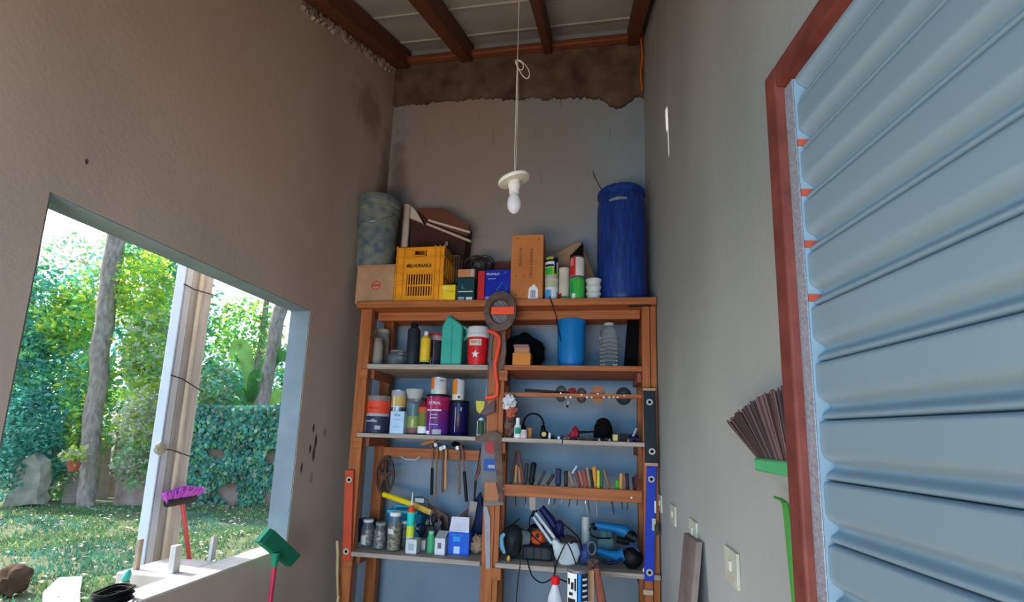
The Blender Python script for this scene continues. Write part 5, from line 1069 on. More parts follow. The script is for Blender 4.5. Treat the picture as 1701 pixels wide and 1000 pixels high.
# ---------- tools in the right tool rail
TR = FR + .047
defs = [ # top px, rail px, half width px, colour, shaft bottom (px) or None, label
 ((858, 748), (848, 803), 2.2, K('dark_shears', (.05, .025, .02), .5), None, 'long dark shear handle leaning left at the left end of the tool rail'),
 ((860, 748), (871, 804), 3.2, K('brown_shears', (.13, .045, .035), .5), (874, 842), 'long reddish-brown shear handle crossing to the right at the left end of the tool rail'),
 ((858, 772), (856, 803), 2.2, K('ochre_handle', (.42, .22, .06), .5), (857, 841), 'ochre screwdriver handle between the two shear handles'),
 ((862, 775), (864, 803), 2.2, K('salmon_handle', (.42, .16, .08), .5), None, 'salmon-orange screwdriver handle beside the ochre one'),
 ((875, 769), (873, 803), 3.0, dgrey, (873, 842), 'slim dark grey tool handle with long blue-black shaft below the tool rail'),
 ((887, 768), (882, 804), 5.0, black, (883, 848), 'broadest black tool handle with wide grey blade below the rail'),
 ((905, 783), (894, 804), 2.6, K('black_grey_handle', (.04, .04, .045), .45), None, 'short black handle leaning right, left of the two leaning tools'),
 ((920, 788), (909, 804), 3.0, K('black_cream_handle', (.03, .025, .02), .45), None, 'stubby black handle with cream end leaning right'),
 ((928, 778), (927, 806), 5.0, K('navy_grip', (.015, .025, .07), .45), (920, 838), 'wide navy grip in the middle of the tool rail'),
 ((940, 782), (940, 807), 3.4, K('black_yellow_grip', (.03, .02, .015), .45), (932, 836), 'black grip with thin yellow edge right of the wide navy grip'),
 ((945, 783), (953, 808), 2.6, K('worn_wood_grip', (.28, .17, .11), .6), (944, 842), 'worn wooden handle leaning left in the crowded middle of the rail'),
 ((958, 774), (950, 786), 1.6, K('silver_grip', (.55, .58, .66), .3), None, 'silver tool tip sticking up diagonally over the crowded grips'),
 ((956, 782), (963, 808), 2.6, K('plum_grip', (.15, .05, .05), .5), (958, 840), 'plum-brown grip right of the worn wooden handle'),
 ((962, 782), (968, 809), 2.4, K('orange_red_grip', (.50, .14, .06), .5), None, 'orange-red grip with pale stripe in the crowded middle'),
 ((969, 781), (975, 809), 2.6, K('brick_red_grip', (.34, .06, .04), .5), (980, 858), 'brick-red grip of pliers with open jaws below the rail'),
 ((975, 776), (981, 810), 2.4, K('tan_grip', (.36, .20, .11), .5), None, 'tan wooden grip right of the brick-red grip'),
 ((980, 780), (985, 806), 2.6, K('black_grip_b', (.02, .02, .02), .5), None, 'black grip with amber tip left of the bright orange grip'),
 ((987, 775), (988, 811), 3.6, K('bright_orange_grip', (.65, .27, .03), .45), (992, 858), 'bright orange handle, broadest of the warm-coloured grips'),
 ((994, 781), (994, 811), 2.4, K('yellow_grip', (.62, .52, .06), .45), None, 'yellow grip right of the bright orange handle'),
 ((999, 782), (999, 811), 2.6, K('dark_green_grip', (.03, .14, .06), .45), None, 'dark green grip right of the yellow one'),
 ((1003, 780), (1012, 808), 2.8, K('brown_black_grip', (.20, .12, .08), .5), (1020, 855), 'brown and black handle leaning left, rightmost of the crowded group'),
 ((1026, 797), (1025, 814), 3.4, K('leaf_green_grip', (.05, .35, .03), .45), None, 'short leaf-green grip standing alone on the right part of the rail'),
 ((1032, 786), (1031, 813), 2.8, K('amber_grip', (.60, .28, .07), .5), (1034, 846), 'amber grip right of the short leaf-green grip'),
 ((1037, 788), (1038, 813), 1.6, K('thin_orange_grip', (.38, .13, .07), .5), None, 'thin orange-brown grip between the amber and the black one'),
 ((1041, 786), (1043, 814), 3.0, K('black_grip_c', (.02, .02, .035), .5), (1042, 848), 'slim black grip right of the amber handle'),
 ((1056, 788), (1055, 814), 2.6, K('maroon_grip', (.13, .02, .03), .5), None, 'maroon grip at the right end of the tool rail'),
 ((1051, 792), (1053, 814), 1.8, K('black_grip_d', (.015, .012, .012), .5), None, 'thin black grip at the right end, left of the maroon one')]
for i, (p, q, hw, M, sh, l_) in enumerate(defs):
    yy = TR + (i % 2) * .012; a_ = PY(*p, yy); b_ = PY(q[0], q[1] + 1, yy); b_.z = max(SR - .02, min(b_.z, SR + .002)) if i != 11 else b_.z
    k = (a_ - CAM).dot(Vector(R3[2])) / FPX; t = thing('hand_tool', b_, l_, 'hand tool', 'grips standing in the right tool rail')
    mb = MB().mat(M); r = hw*k; mb.tube([a_, a_.lerp(b_, .08), a_.lerp(b_, .5), a_.lerp(b_, .85), b_], [r*.6, r, r*.92, r*1.05, r*.7], 10, .8, up=(0, 1, 0)); mb.build('grip', t)
    e_ = PY(sh[0], sh[1], TR + .008) if sh else b_ + Vector((0, 0, -.06 if i != 11 else -.06))
    mb = MB().mat(steel if i % 2 else dgrey); mb.tube([b_ + (a_ - b_)*.05, e_], [.0045, .003], 8); mb.build('shaft', t)
    if i == 5:
        mb = MB().mat(M_gs); P = [PY(px, py, TR) for px, py in ((879, 822), (890, 822), (889, 848), (880, 846))]; mb.prism(P, (0, .004, 0)); mb.build('blade', t)
    if i in (14, 17):
        mb = MB().mat(steel); s = -1 if i == 14 else 1; e = e_; mb.tube([b_, PY(972 if s < 0 else 996, 836, TR), e], [.004, .004, .002], 7); mb.build('jaw', t)
for (px, z0, z1, l_) in ((912, 822, 838, 'bright thin steel bit showing under the tool rail, left'), (1013, 824, 850, 'thin dark rod hanging slantwise under the tool rail')):
    a_ = PY(px + 2, z0 - 12, TR + .022); b_ = PY(px if px < 1000 else px + 6, z1, TR + .01); mb = MB().mat(MATS['bright_steel'] if px < 1000 else dgrey); mb.tube([a_, b_], .0035, 6); tag(mb.build('drill_bit', origin=a_), l_, 'bit')
# ---------- bottom shelf, left bay
def onE(x, y): return PZ(x, y, SE)
M_bits = mat('screws_and_nails', (.05, .05, .06), .4, .6, 0, 60, .8, (.42, .38, .36), .5, contrast=(.35, .65))
M_bits2 = mat('brass_screws', (.07, .06, .05), .4, .5, 0, 60, .8, (.50, .38, .22), .5, contrast=(.35, .65))
def jarE(xl, xr, yt, yb, label, bits, lidm, ch=.8, lab=None):
    q = onE((xl + xr)/2, yb); w_ = abs(PY(xr, yb, q.y).x - PY(xl, yb, q.y).x); r = w_/2; Y = min(q.y + r, 3.5); zt = PY((xl+xr)/2, yt, Y).z; h = zt - SE; c = Vector((PY((xl+xr)/2, yb, Y).x, Y, SE))
    t = thing('glass_jar', c, label, 'jar', 'jars of screws on the bottom shelf'); mb = MB().mat(M_gl)
    mb.lathe(c, [(r*.9, 0), (r, .008), (r, h*.66), (r*.72, h*.82), (r*.70, h*.93)], 28); mb.build('body', t)
    mb = MB().mat(bits); mb.lathe(c, [(r*.84, .004), (r*.955, .01), (r*.955, h*ch*.82), (r*.4, h*ch*.88), (.001, h*ch*.86)], 22); mb.build('contents', t)
    mb = MB().mat(lidm); mb.lathe(c, [(r*.82, h*.90), (r*.84, h*.985), (r*.76, h)], 24); mb.build('lid', t)
    if lab: mb = MB(); arc(mb, c, r*1.004, SE + h*lab[0], SE + h*lab[1], lab[2], lab[3], lab[4]); mb.build('label', t)
    return t
jarE(599, 619, 862, 909, 'screw jar with white lid and pale paper label, leftmost of the jars', M_bits, white, .75, (.08, .42, -70, 10, paper))
jarE(620, 640, 867, 914, 'green-tinted jar full of nails with grey lid, second from left', M_bits, K('grey_lid', (.25, .27, .24), .5), .85)
jarE(642, 664, 850, 917, 'tallest screw jar, white lid and small white label, third from left', M_bits2, white, .8, (.45, .58, -50, 10, paper))
jarE(663, 677, 865, 911, 'narrow jar with white lid partly behind the silicone tube', K('green_grey_bits', (.06, .09, .07), .6), white, .8)
mb = MB().mat(K('deep_blue_tub', (.01, .035, .13), .5)); q = onE(606, 900); mb.lathe((q.x + .0, 3.38, SE), [(.055, 0), (.065, .15), (.06, .16)], 20); tag(mb.build('plastic_pot', origin=(q.x, 3.38, SE)), 'deep blue plastic pot behind the leftmost screw jar', 'pot')
# silicone tube
q = onE(677, 918); k = (q - CAM).dot(Vector(R3[2])) / FPX; r = 6.6*k; c = Vector((q.x, q.y + r, SE)); h = PY(679, 846, c.y).z - SE
t = thing('silicone_tube', c, 'cyan, yellow and white silicone cartridge with a pointed nozzle among the screw jars', 'cartridge')
mb = MB(); mb.lathe(c, [(r*.95, 0), (r, .005), (r, h*.36), (r, h*.62), (r, h*.93), (r*1.02, h*.94), (r*1.0, h)], 24, mats=[white, K('pale_white_print', (.62, .68, .64), .4), K('tube_yellow', (.62, .68, .04), .4), K('tube_cyan', (.02, .60, .48), .4), K('tube_lime', (.5, .6, .1), .4), redor]); mb.build('body', t)
mb = MB().mat(redor); mb.lathe(c + Vector((0, 0, h)), [(r*.8, 0), (r*.5, .02), (r*.3, .03)], 16); mb.build('cap', t)
mb = MB().mat(K('clear_nozzle', (.6, .66, .70), .3)); z2 = PY(680, 817, c.y).z; mb.lathe(c + Vector((0, 0, h + .03)), [(r*.32, 0), (r*.10, z2 - SE - h - .03)], 12); mb.build('nozzle', t)
def boxE(xl, xr, yt, yb, dep, M, label, name='box', rot=0, bev=.002, cat='box', dy=0, text=None):
    q = onE((xl + xr)/2, yb); q.y += dy; a_ = PY(xl, yb, q.y).x; b_ = PY(xr, yb, q.y).x; zt = PY((xl+xr)/2, yt, q.y).z
    t = thing(name, ((a_ + b_)/2, q.y + dep/2, SE), label, cat); mb = MB().mat(M); mb.box((a_, q.y, SE), (b_, q.y + dep, zt)); mb.build('body', t, bev=bev)
    for (s_, size, fx, fz, MM, sx) in (text or []): lettering(s_, size, (a_ + (b_ - a_)*fx, q.y - .0008, SE + (zt - SE)*fz), t, MM, sx=sx)
    return t, a_, b_, q.y, zt
M_pb = K('pale_box', (.58, .60, .60), .6)
t, a_, b_, y_, zt = boxE(673, 691, 896, 920, .08, M_pb, 'small pale box with grey square print in front of the silicone tube')
patch(t, a_ + (b_-a_)*.25, a_ + (b_-a_)*.75, SE + .02, SE + (zt-SE)*.7, y_, K('grey_square', (.36, .40, .42), .6), 'print')
t, a_, b_, y_, zt = boxE(692, 706, 897, 914, .08, K('pinkish_box', (.46, .42, .40), .6), 'small greyish-pink open box between pale box and green bottle')
mb = MB().mat(K('pinkish_box', (.46, .42, .40), .6)); mb.prism([(b_, y_, zt), (b_, y_ + .08, zt), (b_ + .03, y_ + .08, zt + .03), (b_ + .03, y_, zt + .03)], (.001, 0, .002)); mb.build('flap', t)
q = onE(713, 919); k = (q - CAM).dot(Vector(R3[2])) / FPX; r = 6.5*k; c = Vector((q.x, q.y + r, SE)); h = PY(713, 882, c.y).z - SE
t = thing('bottle', c, 'translucent green bottle standing on the bottom shelf between two pale boxes', 'bottle'); mb = MB().mat(K('soft_green', (.06, .38, .16), .35)); mb.lathe(c, [(r*.95, 0), (r, .008), (r, h*.7), (r*.7, h*.85), (r*.7, h*.9)], 22); mb.build('body', t)
mb = MB().mat(K('mint_cap', (.22, .55, .32), .4)); mb.lathe(c, [(r*.75, h*.88), (r*.75, h*1.0), (r*.65, h*1.02)], 18); mb.build('cap', t)
t, a_, b_, y_, zt = boxE(721, 738, 894, 922, .09, K('white_carton', (.64, .64, .66), .6), 'white carton with dark stamped square and open grey top, left of the blue box')
patch(t, a_ + (b_-a_)*.3, a_ + (b_-a_)*.65, SE + (zt-SE)*.38, SE + (zt-SE)*.72, y_, K('dark_square', (.14, .13, .16), .6), 'print')
mb = MB().mat(K('grey_flap', (.30, .30, .28), .7)); mb.prism([(a_, y_, zt), (b_, y_, zt), (b_ + .01, y_ + .05, zt + .04), (a_ + .01, y_ + .05, zt + .04)], (0, .002, 0)); mb.build('flap', t)
t, a_, b_, y_, zt = boxE(743, 778, 884, 922, .10, K('vivid_blue_carton', (.005, .10, .55), .45), 'vivid blue carton with an upright open white flap on the bottom shelf', text=[('MAXI TOOL', .014, .45, .87, lblue, 1.1)])
patch(t, a_ + .035, a_ + .085, SE + .085, SE + .118, y_, K('azure_print', (.02, .30, .75), .5), 'print')
patch(t, a_ + .042, a_ + .083, SE + .008, SE + .055, y_, K('sky_tag', (.42, .58, .80), .5), 'sticker')
mb = MB().mat(K('white_flap', (.60, .60, .66), .6)); wv = b_ - a_; zf = PY(760, 859, y_ + .02).z
mb.prism([(a_ + .004, y_ + .004, zt), (b_ - .004, y_ + .004, zt), (b_ - .012, y_ + .03, zf), (a_ + .010, y_ + .03, zf)], (0, .002, 0)); mb.build('flap', t)
mb = MB().mat(K('tan_wrapping', (.38, .24, .15), .8, scale=20)); q = onE(790, 921); mb.blob((q.x, q.y + .05, SE + .055), (.050, .05, .06), 4, .25, freq=3); tag(mb.build('paper_bag', origin=(q.x, q.y + .05, SE)), 'crumpled tan paper bag beside the blue carton', 'bag')
mb = MB().mat(K('navy_cloth', (.015, .03, .08), .8)); c = PY(792, 868, 3.42); mb.blob((c.x, 3.44, SE + .17), (.06, .06, .19), 8, .15); tag(mb.build('navy_bag', origin=(c.x, 3.44, SE)), 'tall dark navy bag behind the tan paper bag', 'bag')
# cyan toolbox, yellow gun, cardboard flaps, dark bits behind
t = thing('toolbox', (PY(672, 860, 3.38).x, 3.42, SE), 'turquoise-blue tool organiser behind the screw jars', 'toolbox')
a_ = PY(644, 860, 3.38).x; b_ = PY(700, 860, 3.38).x; z1 = PY(670, 853, 3.38).z; mb = MB().mat(K('turquoise_box', (.01, .20, .36), .4)); mb.box((a_, 3.38, SE), (b_, 3.50, z1)); mb.build('body', t, bev=.006)
mb = MB().mat(K('turquoise_lid', (.03, .42, .60), .4)); mb.box((a_ - .005, 3.37, z1), (b_ - .03, 3.50, z1 + .022)); mb.tube([(a_ + .03, 3.42, z1 + .02), (a_ + .04, 3.42, z1 + .045), (b_ - .08, 3.42, z1 + .045), (b_ - .07, 3.42, z1 + .02)], .008, 8); mb.build('lid', t, bev=.003)
t = thing('foam_gun', PY(640, 822, 3.36), 'long yellow caulking gun lying diagonally above the screw jars', 'caulking gun'); yg = K('bright_yellow', (.80, .60, .01), .4)
mb = MB().mat(yg); P0 = PY(637, 821, 3.36); P1 = PY(686, 838, 3.33); P2 = PY(716, 851, 3.30); mb.tube([P0, P1], .020, 10); mb.build('barrel', t)
mb = MB().mat(K('amber_yellow', (.75, .45, .06), .5)); mb.tube([P1, P2], .021, 6); mb.mat(cream); mb.tube([P2, P2 + (P2 - P1)*.02], .019, 6); mb.build('grip', t)
mb = MB().mat(dgrey); mb.tube([PY(688, 826, 3.36), PY(700, 825, 3.36), PY(712, 832, 3.36)], .003, 6); mb.mat(M_pb); a_ = PY(690, 834, 3.36); b_ = PY(705, 828, 3.36); mb.box((a_.x, 3.35, a_.z), (b_.x, 3.37, b_.z)); mb.build('trigger', t)
mb = MB().mat(K('brown_card', (.15, .085, .065), .8)); P = [PY(px, py, 3.40) for px, py in ((710, 835), (744, 857), (746, 884), (740, 884), (715, 856))]; P[2].z = P[3].z = SE + .12
P = [PY(709, 834, 3.42), PY(744, 858, 3.42), Vector((PY(746, 880, 3.42).x, 3.42, SE)), Vector((PY(738, 880, 3.42).x, 3.42, SE)), PY(716, 856, 3.42)]; mb.prism(P, (0, .006, 0)); tag(mb.build('cardboard_flap', origin=P[3]), 'dark brown cardboard sheet leaning behind the white carton', 'cardboard')
P = [PY(759, 860, 3.43), PY(780, 842, 3.43), Vector((PY(783, 880, 3.43).x, 3.43, SE)), Vector((PY(762, 880, 3.43).x, 3.43, SE))]; mb = MB().mat(K('brown_card', (.15, .085, .065), .8)); mb.prism(P, (0, .006, 0)); tag(mb.build('cardboard_flap', origin=P[3]), 'brown cardboard sheet standing behind the white flap of the blue carton', 'cardboard')
mb = MB().mat(K('dark_scrap', (.04, .035, .04), .5, .4, scale=30)); c = PY(722, 876, 3.36); mb.blob((c.x, 3.36, SE + .09), (.07, .05, .10), 5, .35, freq=3.5); mb.mat(steel)
for k in range(7): a_ = Vector((c.x + rnd.uniform(-.06, .06), 3.31 + rnd.uniform(-.02, .02), SE + .16)); mb.tube([a_, a_ + Vector((rnd.uniform(-.02, .02), 0, rnd.uniform(.02, .05)))], .004, 6)
tag(mb.build('scrap_heap', origin=(c.x, 3.36, SE)), 'small dark heap of metal parts behind the green bottle', 'metal parts')
mb = MB().mat(black); c = PY(698, 878, 3.30); mb.tube([c + Vector((.028*math.cos(a), 0, .028*math.sin(a))) for a in [2*PI*i/16 for i in range(16)]], .007, 8, closed=True, up=(0, 1, 0)); mb.mat(M_pb); mb.tube([PY(686, 860, 3.31), PY(694, 880, 3.30)], [.010, .014], 6, .4); mb.mat(black); mb.cyl((c.x, 3.30, c.z - .028), (c.x, 3.30, SE), .005)
tag(mb.build('scissors', origin=(c.x, 3.30, SE)), 'white and black scissors standing upside down behind the small boxes', 'scissors')
# ---------- bottom shelf, right bay
t = thing('circular_saw', onE(846, 926).xy.to_3d() + Vector((0, .04, SE)), 'black circular saw with a light blue side strip beside the middle post', 'saw'); YS = 3.22
mb = MB().mat(K('charcoal_body', (.014, .017, .02), .45)); c = PY(853, 900, YS); k = (c - CAM).dot(Vector(R3[2])) / FPX
c = Vector((c.x, YS, SE + 27*k)); mb.blob(c, (15*k, .08, 27*k), 3, .08); mb.build('body', t)
mb = MB().mat(K('sky_strip', (.12, .38, .55), .4)); P = [PY(px, py, YS - .07) for px, py in ((838, 886), (832, 893), (833, 906), (838, 919))]; mb.tube(P, [.010, .018, .018, .010], 8, .6, up=(0, 1, 0)); mb.build('side_strip', t)
mb = MB().mat(black); P = [PY(px, py, YS - .05) for px, py in ((842, 876), (835, 883), (829, 895), (831, 908), (837, 922))]; mb.tube(P, .005, 6); mb.tube([PY(842, 877, YS - .04), PY(853, 870, YS - .04), PY(863, 861, YS - .04)], .005, 6); mb.tube([PY(853, 870, YS - .04), PY(862, 877, YS), PY(870, 880, YS)], .005, 6); mb.build('guard', t)
mb = MB().mat(K('honey_knob', (.55, .32, .10), .4)); mb.blob(Vector((PY(845, 925, YS - .08).x, YS - .08, SE + .018)), (.012, .012, .018)); mb.build('knob', t)
mb = MB().mat(K('grey_motor', (.14, .17, .18), .4)); mb.cyl(PY(868, 893, YS), PY(876, 893, YS + .02), .045, seg=20); mb.build('motor', t)
q = PY(893, 918, 3.22); t = thing('drill_case', (q.x, 3.28, SE), 'dark grey tool case on the bottom shelf supporting the orange tool', 'case'); a_ = PY(868, 918, 3.2).x; b_ = PY(917, 918, 3.2).x; z1 = PY(892, 908, 3.2).z
mb = MB().mat(K('dark_case', (.014, .02, .026), .45)); mb.box((a_, 3.20, SE), (b_, 3.36, z1)); mb.build('body', t, bev=.012)
mb = MB().mat(black)
for k in range(4): xx = a_ + (b_ - a_)*(k + .5)/4; mb.box((xx - .004, 3.195, SE + .01), (xx + .004, 3.2, z1 - .01))
mb.build('ribs', t)
c = PY(893, 897, 3.27); t = thing('planer', (c.x, 3.27, z1), 'orange-red power planer body resting on the dark tool case', 'planer')
mb = MB().mat(K('tool_orange', (.62, .08, .02), .4)); mb.blob((c.x, 3.27, z1 + .045), (.055, .045, .045), 6, .12); mb.build('body', t)
mb = MB().mat(black); mb.cyl((c.x + .002, 3.225, z1 + .06), (c.x + .002, 3.24, z1 + .06), .014); mb.blob((c.x - .01, 3.29, z1 + .09), (.06, .04, .03), 9, .2); mb.build('vent', t)
# mitre saw rails with white body
t = thing('mitre_saw', PY(940, 930, 3.16).xy.to_3d() + Vector((0, 0, SE)), 'white-bodied saw with two pale metal rails rising to the left, black cable over it', 'saw')
mb = MB().mat(K('rail_alu', (.62, .63, .64), .4, .2))
for (p, q) in (((886, 859), (917, 903)), ((890, 852), (923, 896))): mb.tube([PY(*p, 3.26), PY(*q, 3.20)], .011, 6)
mb.build('rail', t)
mb = MB().mat(black); mb.tube([PY(883, 858, 3.26), PY(888, 848, 3.26), PY(893, 850, 3.26)], .009, 8); mb.build('rail_end', t)
mb = MB().mat(mat('stained_white_body', (.58, .62, .60), .5, 0, .12, 12)); P = [PY(px, py, 3.13) for px, py in ((916, 899), (922, 895), (933, 906), (940, 903), (950, 900), (960, 905), (964, 920), (958, 938), (945, 942), (930, 941), (921, 925))]
mz = min(p.z for p in P); P = [Vector((p.x, p.y, max(p.z, SE))) for p in P]; mb.prism(P, (0, .09, 0)); mb.build('body', t, bev=.014)
mb = MB().mat(K('dark_brown_part', (.05, .035, .03), .6)); c = PY(946, 898, 3.17); mb.blob(c, (.05, .04, .03), 2, .25); mb.build('motor', t)
mb = MB().mat(K('navy_drill', (.012, .014, .07), .45)); mb.tube([PY(899, 843, 3.34), PY(914, 862, 3.33), PY(929, 888, 3.32), Vector((PY(938, 900, 3.32).x, 3.32, SE + .10))], [.026, .030, .030, .03], 12); c = PY(929, 878, 3.30); mb.blob(c, (.034, .03, .055), 3, .1)
mb.cyl((PY(938, 900, 3.32).x, 3.32, SE), (PY(938, 900, 3.32).x, 3.32, SE + .12), .02)
tag(mb.build('power_drill', origin=(c.x, 3.32, SE)), 'dark navy power tool leaning behind the pale rails', 'power tool')
def cable(pts, label, Y0, r=.0042, closed=False, M=black):
    P = [PY(px, py, Y0 + (o[0] if o else 0)) for (px, py, *o) in pts]; F = []
    for i in range(len(P) - 1):
        p0 = P[max(i-1, 0)]; p1 = P[i]; p2 = P[i+1]; p3 = P[min(i+2, len(P)-1)]
        for k in range(5):
            u = k/5; F.append(.5*((2*p1) + (p2 - p0)*u + (2*p0 - 5*p1 + 4*p2 - p3)*u*u + (3*p1 - p0 - 3*p2 + p3)*u**3))
    F.append(P[-1]); mb = MB().mat(M); mb.tube(F, r, 7); lo = min(F, key=lambda v: v.z); return tag(mb.build('power_cable', origin=lo), label, 'cable')
cable([(888, 850, .12), (880, 862, .1), (882, 885, .05), (896, 900, .0), (912, 912, .0), (918, 925, -.02), (922, 945, -.03), (922, 958, -.04), (930, 962, -.03), (945, 968, -.02)], 'black cable hanging from the pale rails down over the shelf edge', FR - .01)
cable([(935, 870, .2), (950, 882, .18), (962, 895, .06), (968, 915, .0)], 'black cable arching over the white saw body to the right', FR)
cable([(920, 956), (925, 935), (938, 905), (942, 902), (950, 918), (957, 938), (958, 944)], 'black cable making an inverted V across the white saw body', FR - .04)
cable([(876, 928), (878, 940), (885, 958), (900, 968), (915, 962), (922, 952)], 'black cable sagging in a loop below the bottom shelf', FR - .03)
cable([(862, 920), (864, 935), (861, 960), (858, 992), (857, 1010)], 'thin dark cable hanging straight down below the bottom shelf', FR - .03, .003)
# pale tube, blue tools
x, w_, zt, _ = it(966, 980, 858, 920, 3.30); mb = MB().mat(K('clear_grey_tube', (.42, .42, .40), .35)); r = w_/2; mb.lathe((x, 3.30, SE), [(r*1.1, 0), (r*1.05, .1), (r*.95, zt - SE), (r*.8, zt - SE), (r*.8, .1)], 20); tag(mb.build('pipe_offcut', origin=(x, 3.3, SE)), 'upright pale grey pipe offcut right of the white saw body', 'pipe')
t = thing('magnifier', PY(972, 915, 3.2).xy.to_3d() + Vector((0, 0, SE)), 'blue-violet ball-shaped tool with grey ring at the foot of the pale pipe', 'tool')
c = PY(972, 908, 3.21); c.z = SE + .062; mb = MB().mat(K('violet_blue', (.08, .11, .30), .35)); mb.blob(c, (.042, .04, .062), 3, .08); mb.build('body', t)
c = PY(983, 911, 3.16); mb = MB().mat(K('grey_ring', (.20, .22, .26), .35, .5)); k = (c - CAM).dot(Vector(R3[2])) / FPX; mb.tube([c + Vector((6.5*k*math.cos(a), 0, 10*k*math.sin(a))) for a in [2*PI*i/20 for i in range(20)]], .007, 8, closed=True, up=(0, 1, 0)); mb.build('ring', t)
bm = K('petrol_blue_plastic', (.005, .14, .34), .4)
t = thing('angle_grinder', PY(1020, 890, 3.28).xy.to_3d() + Vector((0, 0, SE + .14)), 'upper petrol-blue angle grinder lying on top of the other tools', 'grinder')
mb = MB().mat(bm); P = [PY(px, py, Y_) for px, py, Y_ in ((988, 872, 3.26), (1000, 874, 3.26), (1020, 877, 3.25), (1036, 881, 3.24), (1045, 887, 3.24))]; mb.tube(P, [.022, .026, .028, .036, .036], 14); mb.build('body', t)
mb = MB().mat(black); mb.tube([PY(1042, 886, 3.24), PY(1050, 892, 3.23), PY(1056, 896, 3.22)], [.038, .036, .026], 12); mb.tube([PY(1024, 896, 3.24), PY(1045, 901, 3.24)], .022, 10); mb.cyl(PY(1054, 894, 3.21), PY(1054, 894, 3.17), .012); mb.build('head', t)
mb = MB().mat(black); mb.tube([PY(984, 876, 3.26), PY(990, 873, 3.26)], .024, 10); mb.tube([PY(985, 874, 3.26), PY(979, 880, 3.26), PY(983, 890, 3.27), PY(994, 894, 3.27), PY(1015, 894, 3.27)], .005, 6); mb.build('cord_end', t)
t = thing('sander', PY(1048, 932, 3.18).xy.to_3d() + Vector((0, 0, SE)), 'lower petrol-blue power tool with big black head at the right end of the bottom shelf', 'power tool')
mb = MB().mat(bm); P = [PY(px, py, Y_) for px, py, Y_ in ((992, 914, 3.20), (1010, 920, 3.19), (1026, 924, 3.18), (1036, 922, 3.18))]; mb.tube(P, [.020, .024, .032, .045], 14); mb.build('body', t)
mb = MB().mat(black); c = PY(1050, 922, 3.18); c.z = SE + .068; mb.blob(c, (.065, .06, .066), 4, .06); mb.build('head', t)
mb = MB().mat(navy); P = [PY(px, py, 3.14) for px, py in ((1000, 930), (1012, 936), (1024, 934), (1034, 928))]; mb.tube(P, .010, 8); mb.build('lever', t)
mb = MB().mat(K('dark_head_stripe', (.02, .06, .16), .4)); mb.tube([PY(1038, 908, 3.16), PY(1052, 907, 3.15), PY(1062, 916, 3.15)], .007, 8); mb.build('stripe', t)
mb = MB().mat(K('grey_green_tool', (.10, .17, .16), .5)); c = PY(1006, 898, 3.32); mb.blob((c.x, 3.32, SE + .10), (.06, .045, .11), 9, .15); tag(mb.build('grey_tool', origin=(c.x, 3.32, SE)), 'grey-green tool body between the two petrol-blue tools', 'power tool')
mb = MB().mat(K('brown_cloth', (.18, .11, .09), .8)); c = onE(985, 942); mb.blob((c.x, 3.13, SE + .028), (.04, .035, .028), 3, .3); tag(mb.build('rag', origin=(c.x, 3.13, SE)), 'small brown rag on the front edge of the bottom shelf, right bay', 'rag')
mb = MB().mat(white); c = onE(1065, 938); mb.blob((c.x, 3.13, SE + .012), (.009, .009, .013)); tag(mb.build('white_plug', origin=(c.x, 3.13, SE)), 'tiny white plug at the right end of the bottom shelf', 'plug')
# ---------- spirit levels on the posts
def level(P, dep, M, name, label, vials, rim=None, extra=None):
    t = thing(name, P[-1], label, 'spirit level'); mb = MB().mat(M); mb.prism(P, (0, dep, 0)); mb.build('body', t, bev=.003)
    for v in vials:
        mb = MB().mat(K('vial_ring', (.45, .46, .36), .4)); mb.lathe(v, [(.010, 0), (.020, 0), (.020, .003), (.010, .003), (.010, 0)], 20, (0, -1, 0), cap=False); mb.build('vial_ring', t)
        mb = MB().mat(K('vial_green', (.14, .28, .08), .2)); mb.lathe(v, [(.001, .001), (.010, .001)], 16, (0, -1, 0)); mb.build('vial', t)
    if rim:
        for r_ in rim: mb = MB().mat(K('orange_rim', (.50, .26, .14), .5)); mb.box(*r_); mb.build('rim', t)
    return t
yl = FR - .05; PP = lambda *pp: [PY(px, py, yl) for px, py in pp]
level(PP((1069, 647), (1088, 648), (1092, 772), (1072, 771)), .026, K('dark_level', (.012, .016, .022), .4), 'spirit_level', 'dark level with orange end rims hung on the right post, above the blue one', [PY(1079, 668, yl - .001), PY(1083, 750, yl - .001)],
      rim=[((PY(1068, 650, yl).x, yl - .004, PY(1078, 649, yl).z), (PY(1089, 650, yl).x, yl + .028, PY(1078, 645, yl).z)), ((PY(1071, 772, yl).x, yl - .004, PY(1080, 774, yl).z), (PY(1093, 772, yl).x, yl + .028, PY(1080, 769, yl).z))])
yl = FR - .022
t = level(PP((1075, 772), (1091, 772), (1087, 966), (1070, 965)), .02, K('royal_blue_level', (.012, .04, .40), .4), 'spirit_level', 'long royal blue spirit level on the right post, below the dark one', [PY(1082, 796, yl - .001), PY(1079, 951, yl - .001)])
mb = MB().mat(white); a_ = PY(1087, 832, yl - .001); b_ = PY(1090, 852, yl - .001); mb.box((a_.x, yl - .002, b_.z), (b_.x, yl, a_.z)); mb.build('label', t)
c = PY(1086, 873, yl - .004); mb = MB().mat(K('pale_slot', (.45, .48, .40), .5)); mb.box((c.x - .010, yl - .004, c.z - .03), (c.x + .012, yl, c.z + .04)); mb.build('window', t)
mb = MB().mat(K('dark_hook', (.05, .05, .03), .5)); mb.blob(PY(1091, 879, yl - .02), (.014, .012, .034), 3, .2); mb.cyl(PY(1091, 879, yl - .02), PY(1091, 879, FR + .02), .005); tag(mb.build('hook', origin=PY(1091, 879, yl)), 'small dark hook fitting at the right edge of the blue level', 'hook')
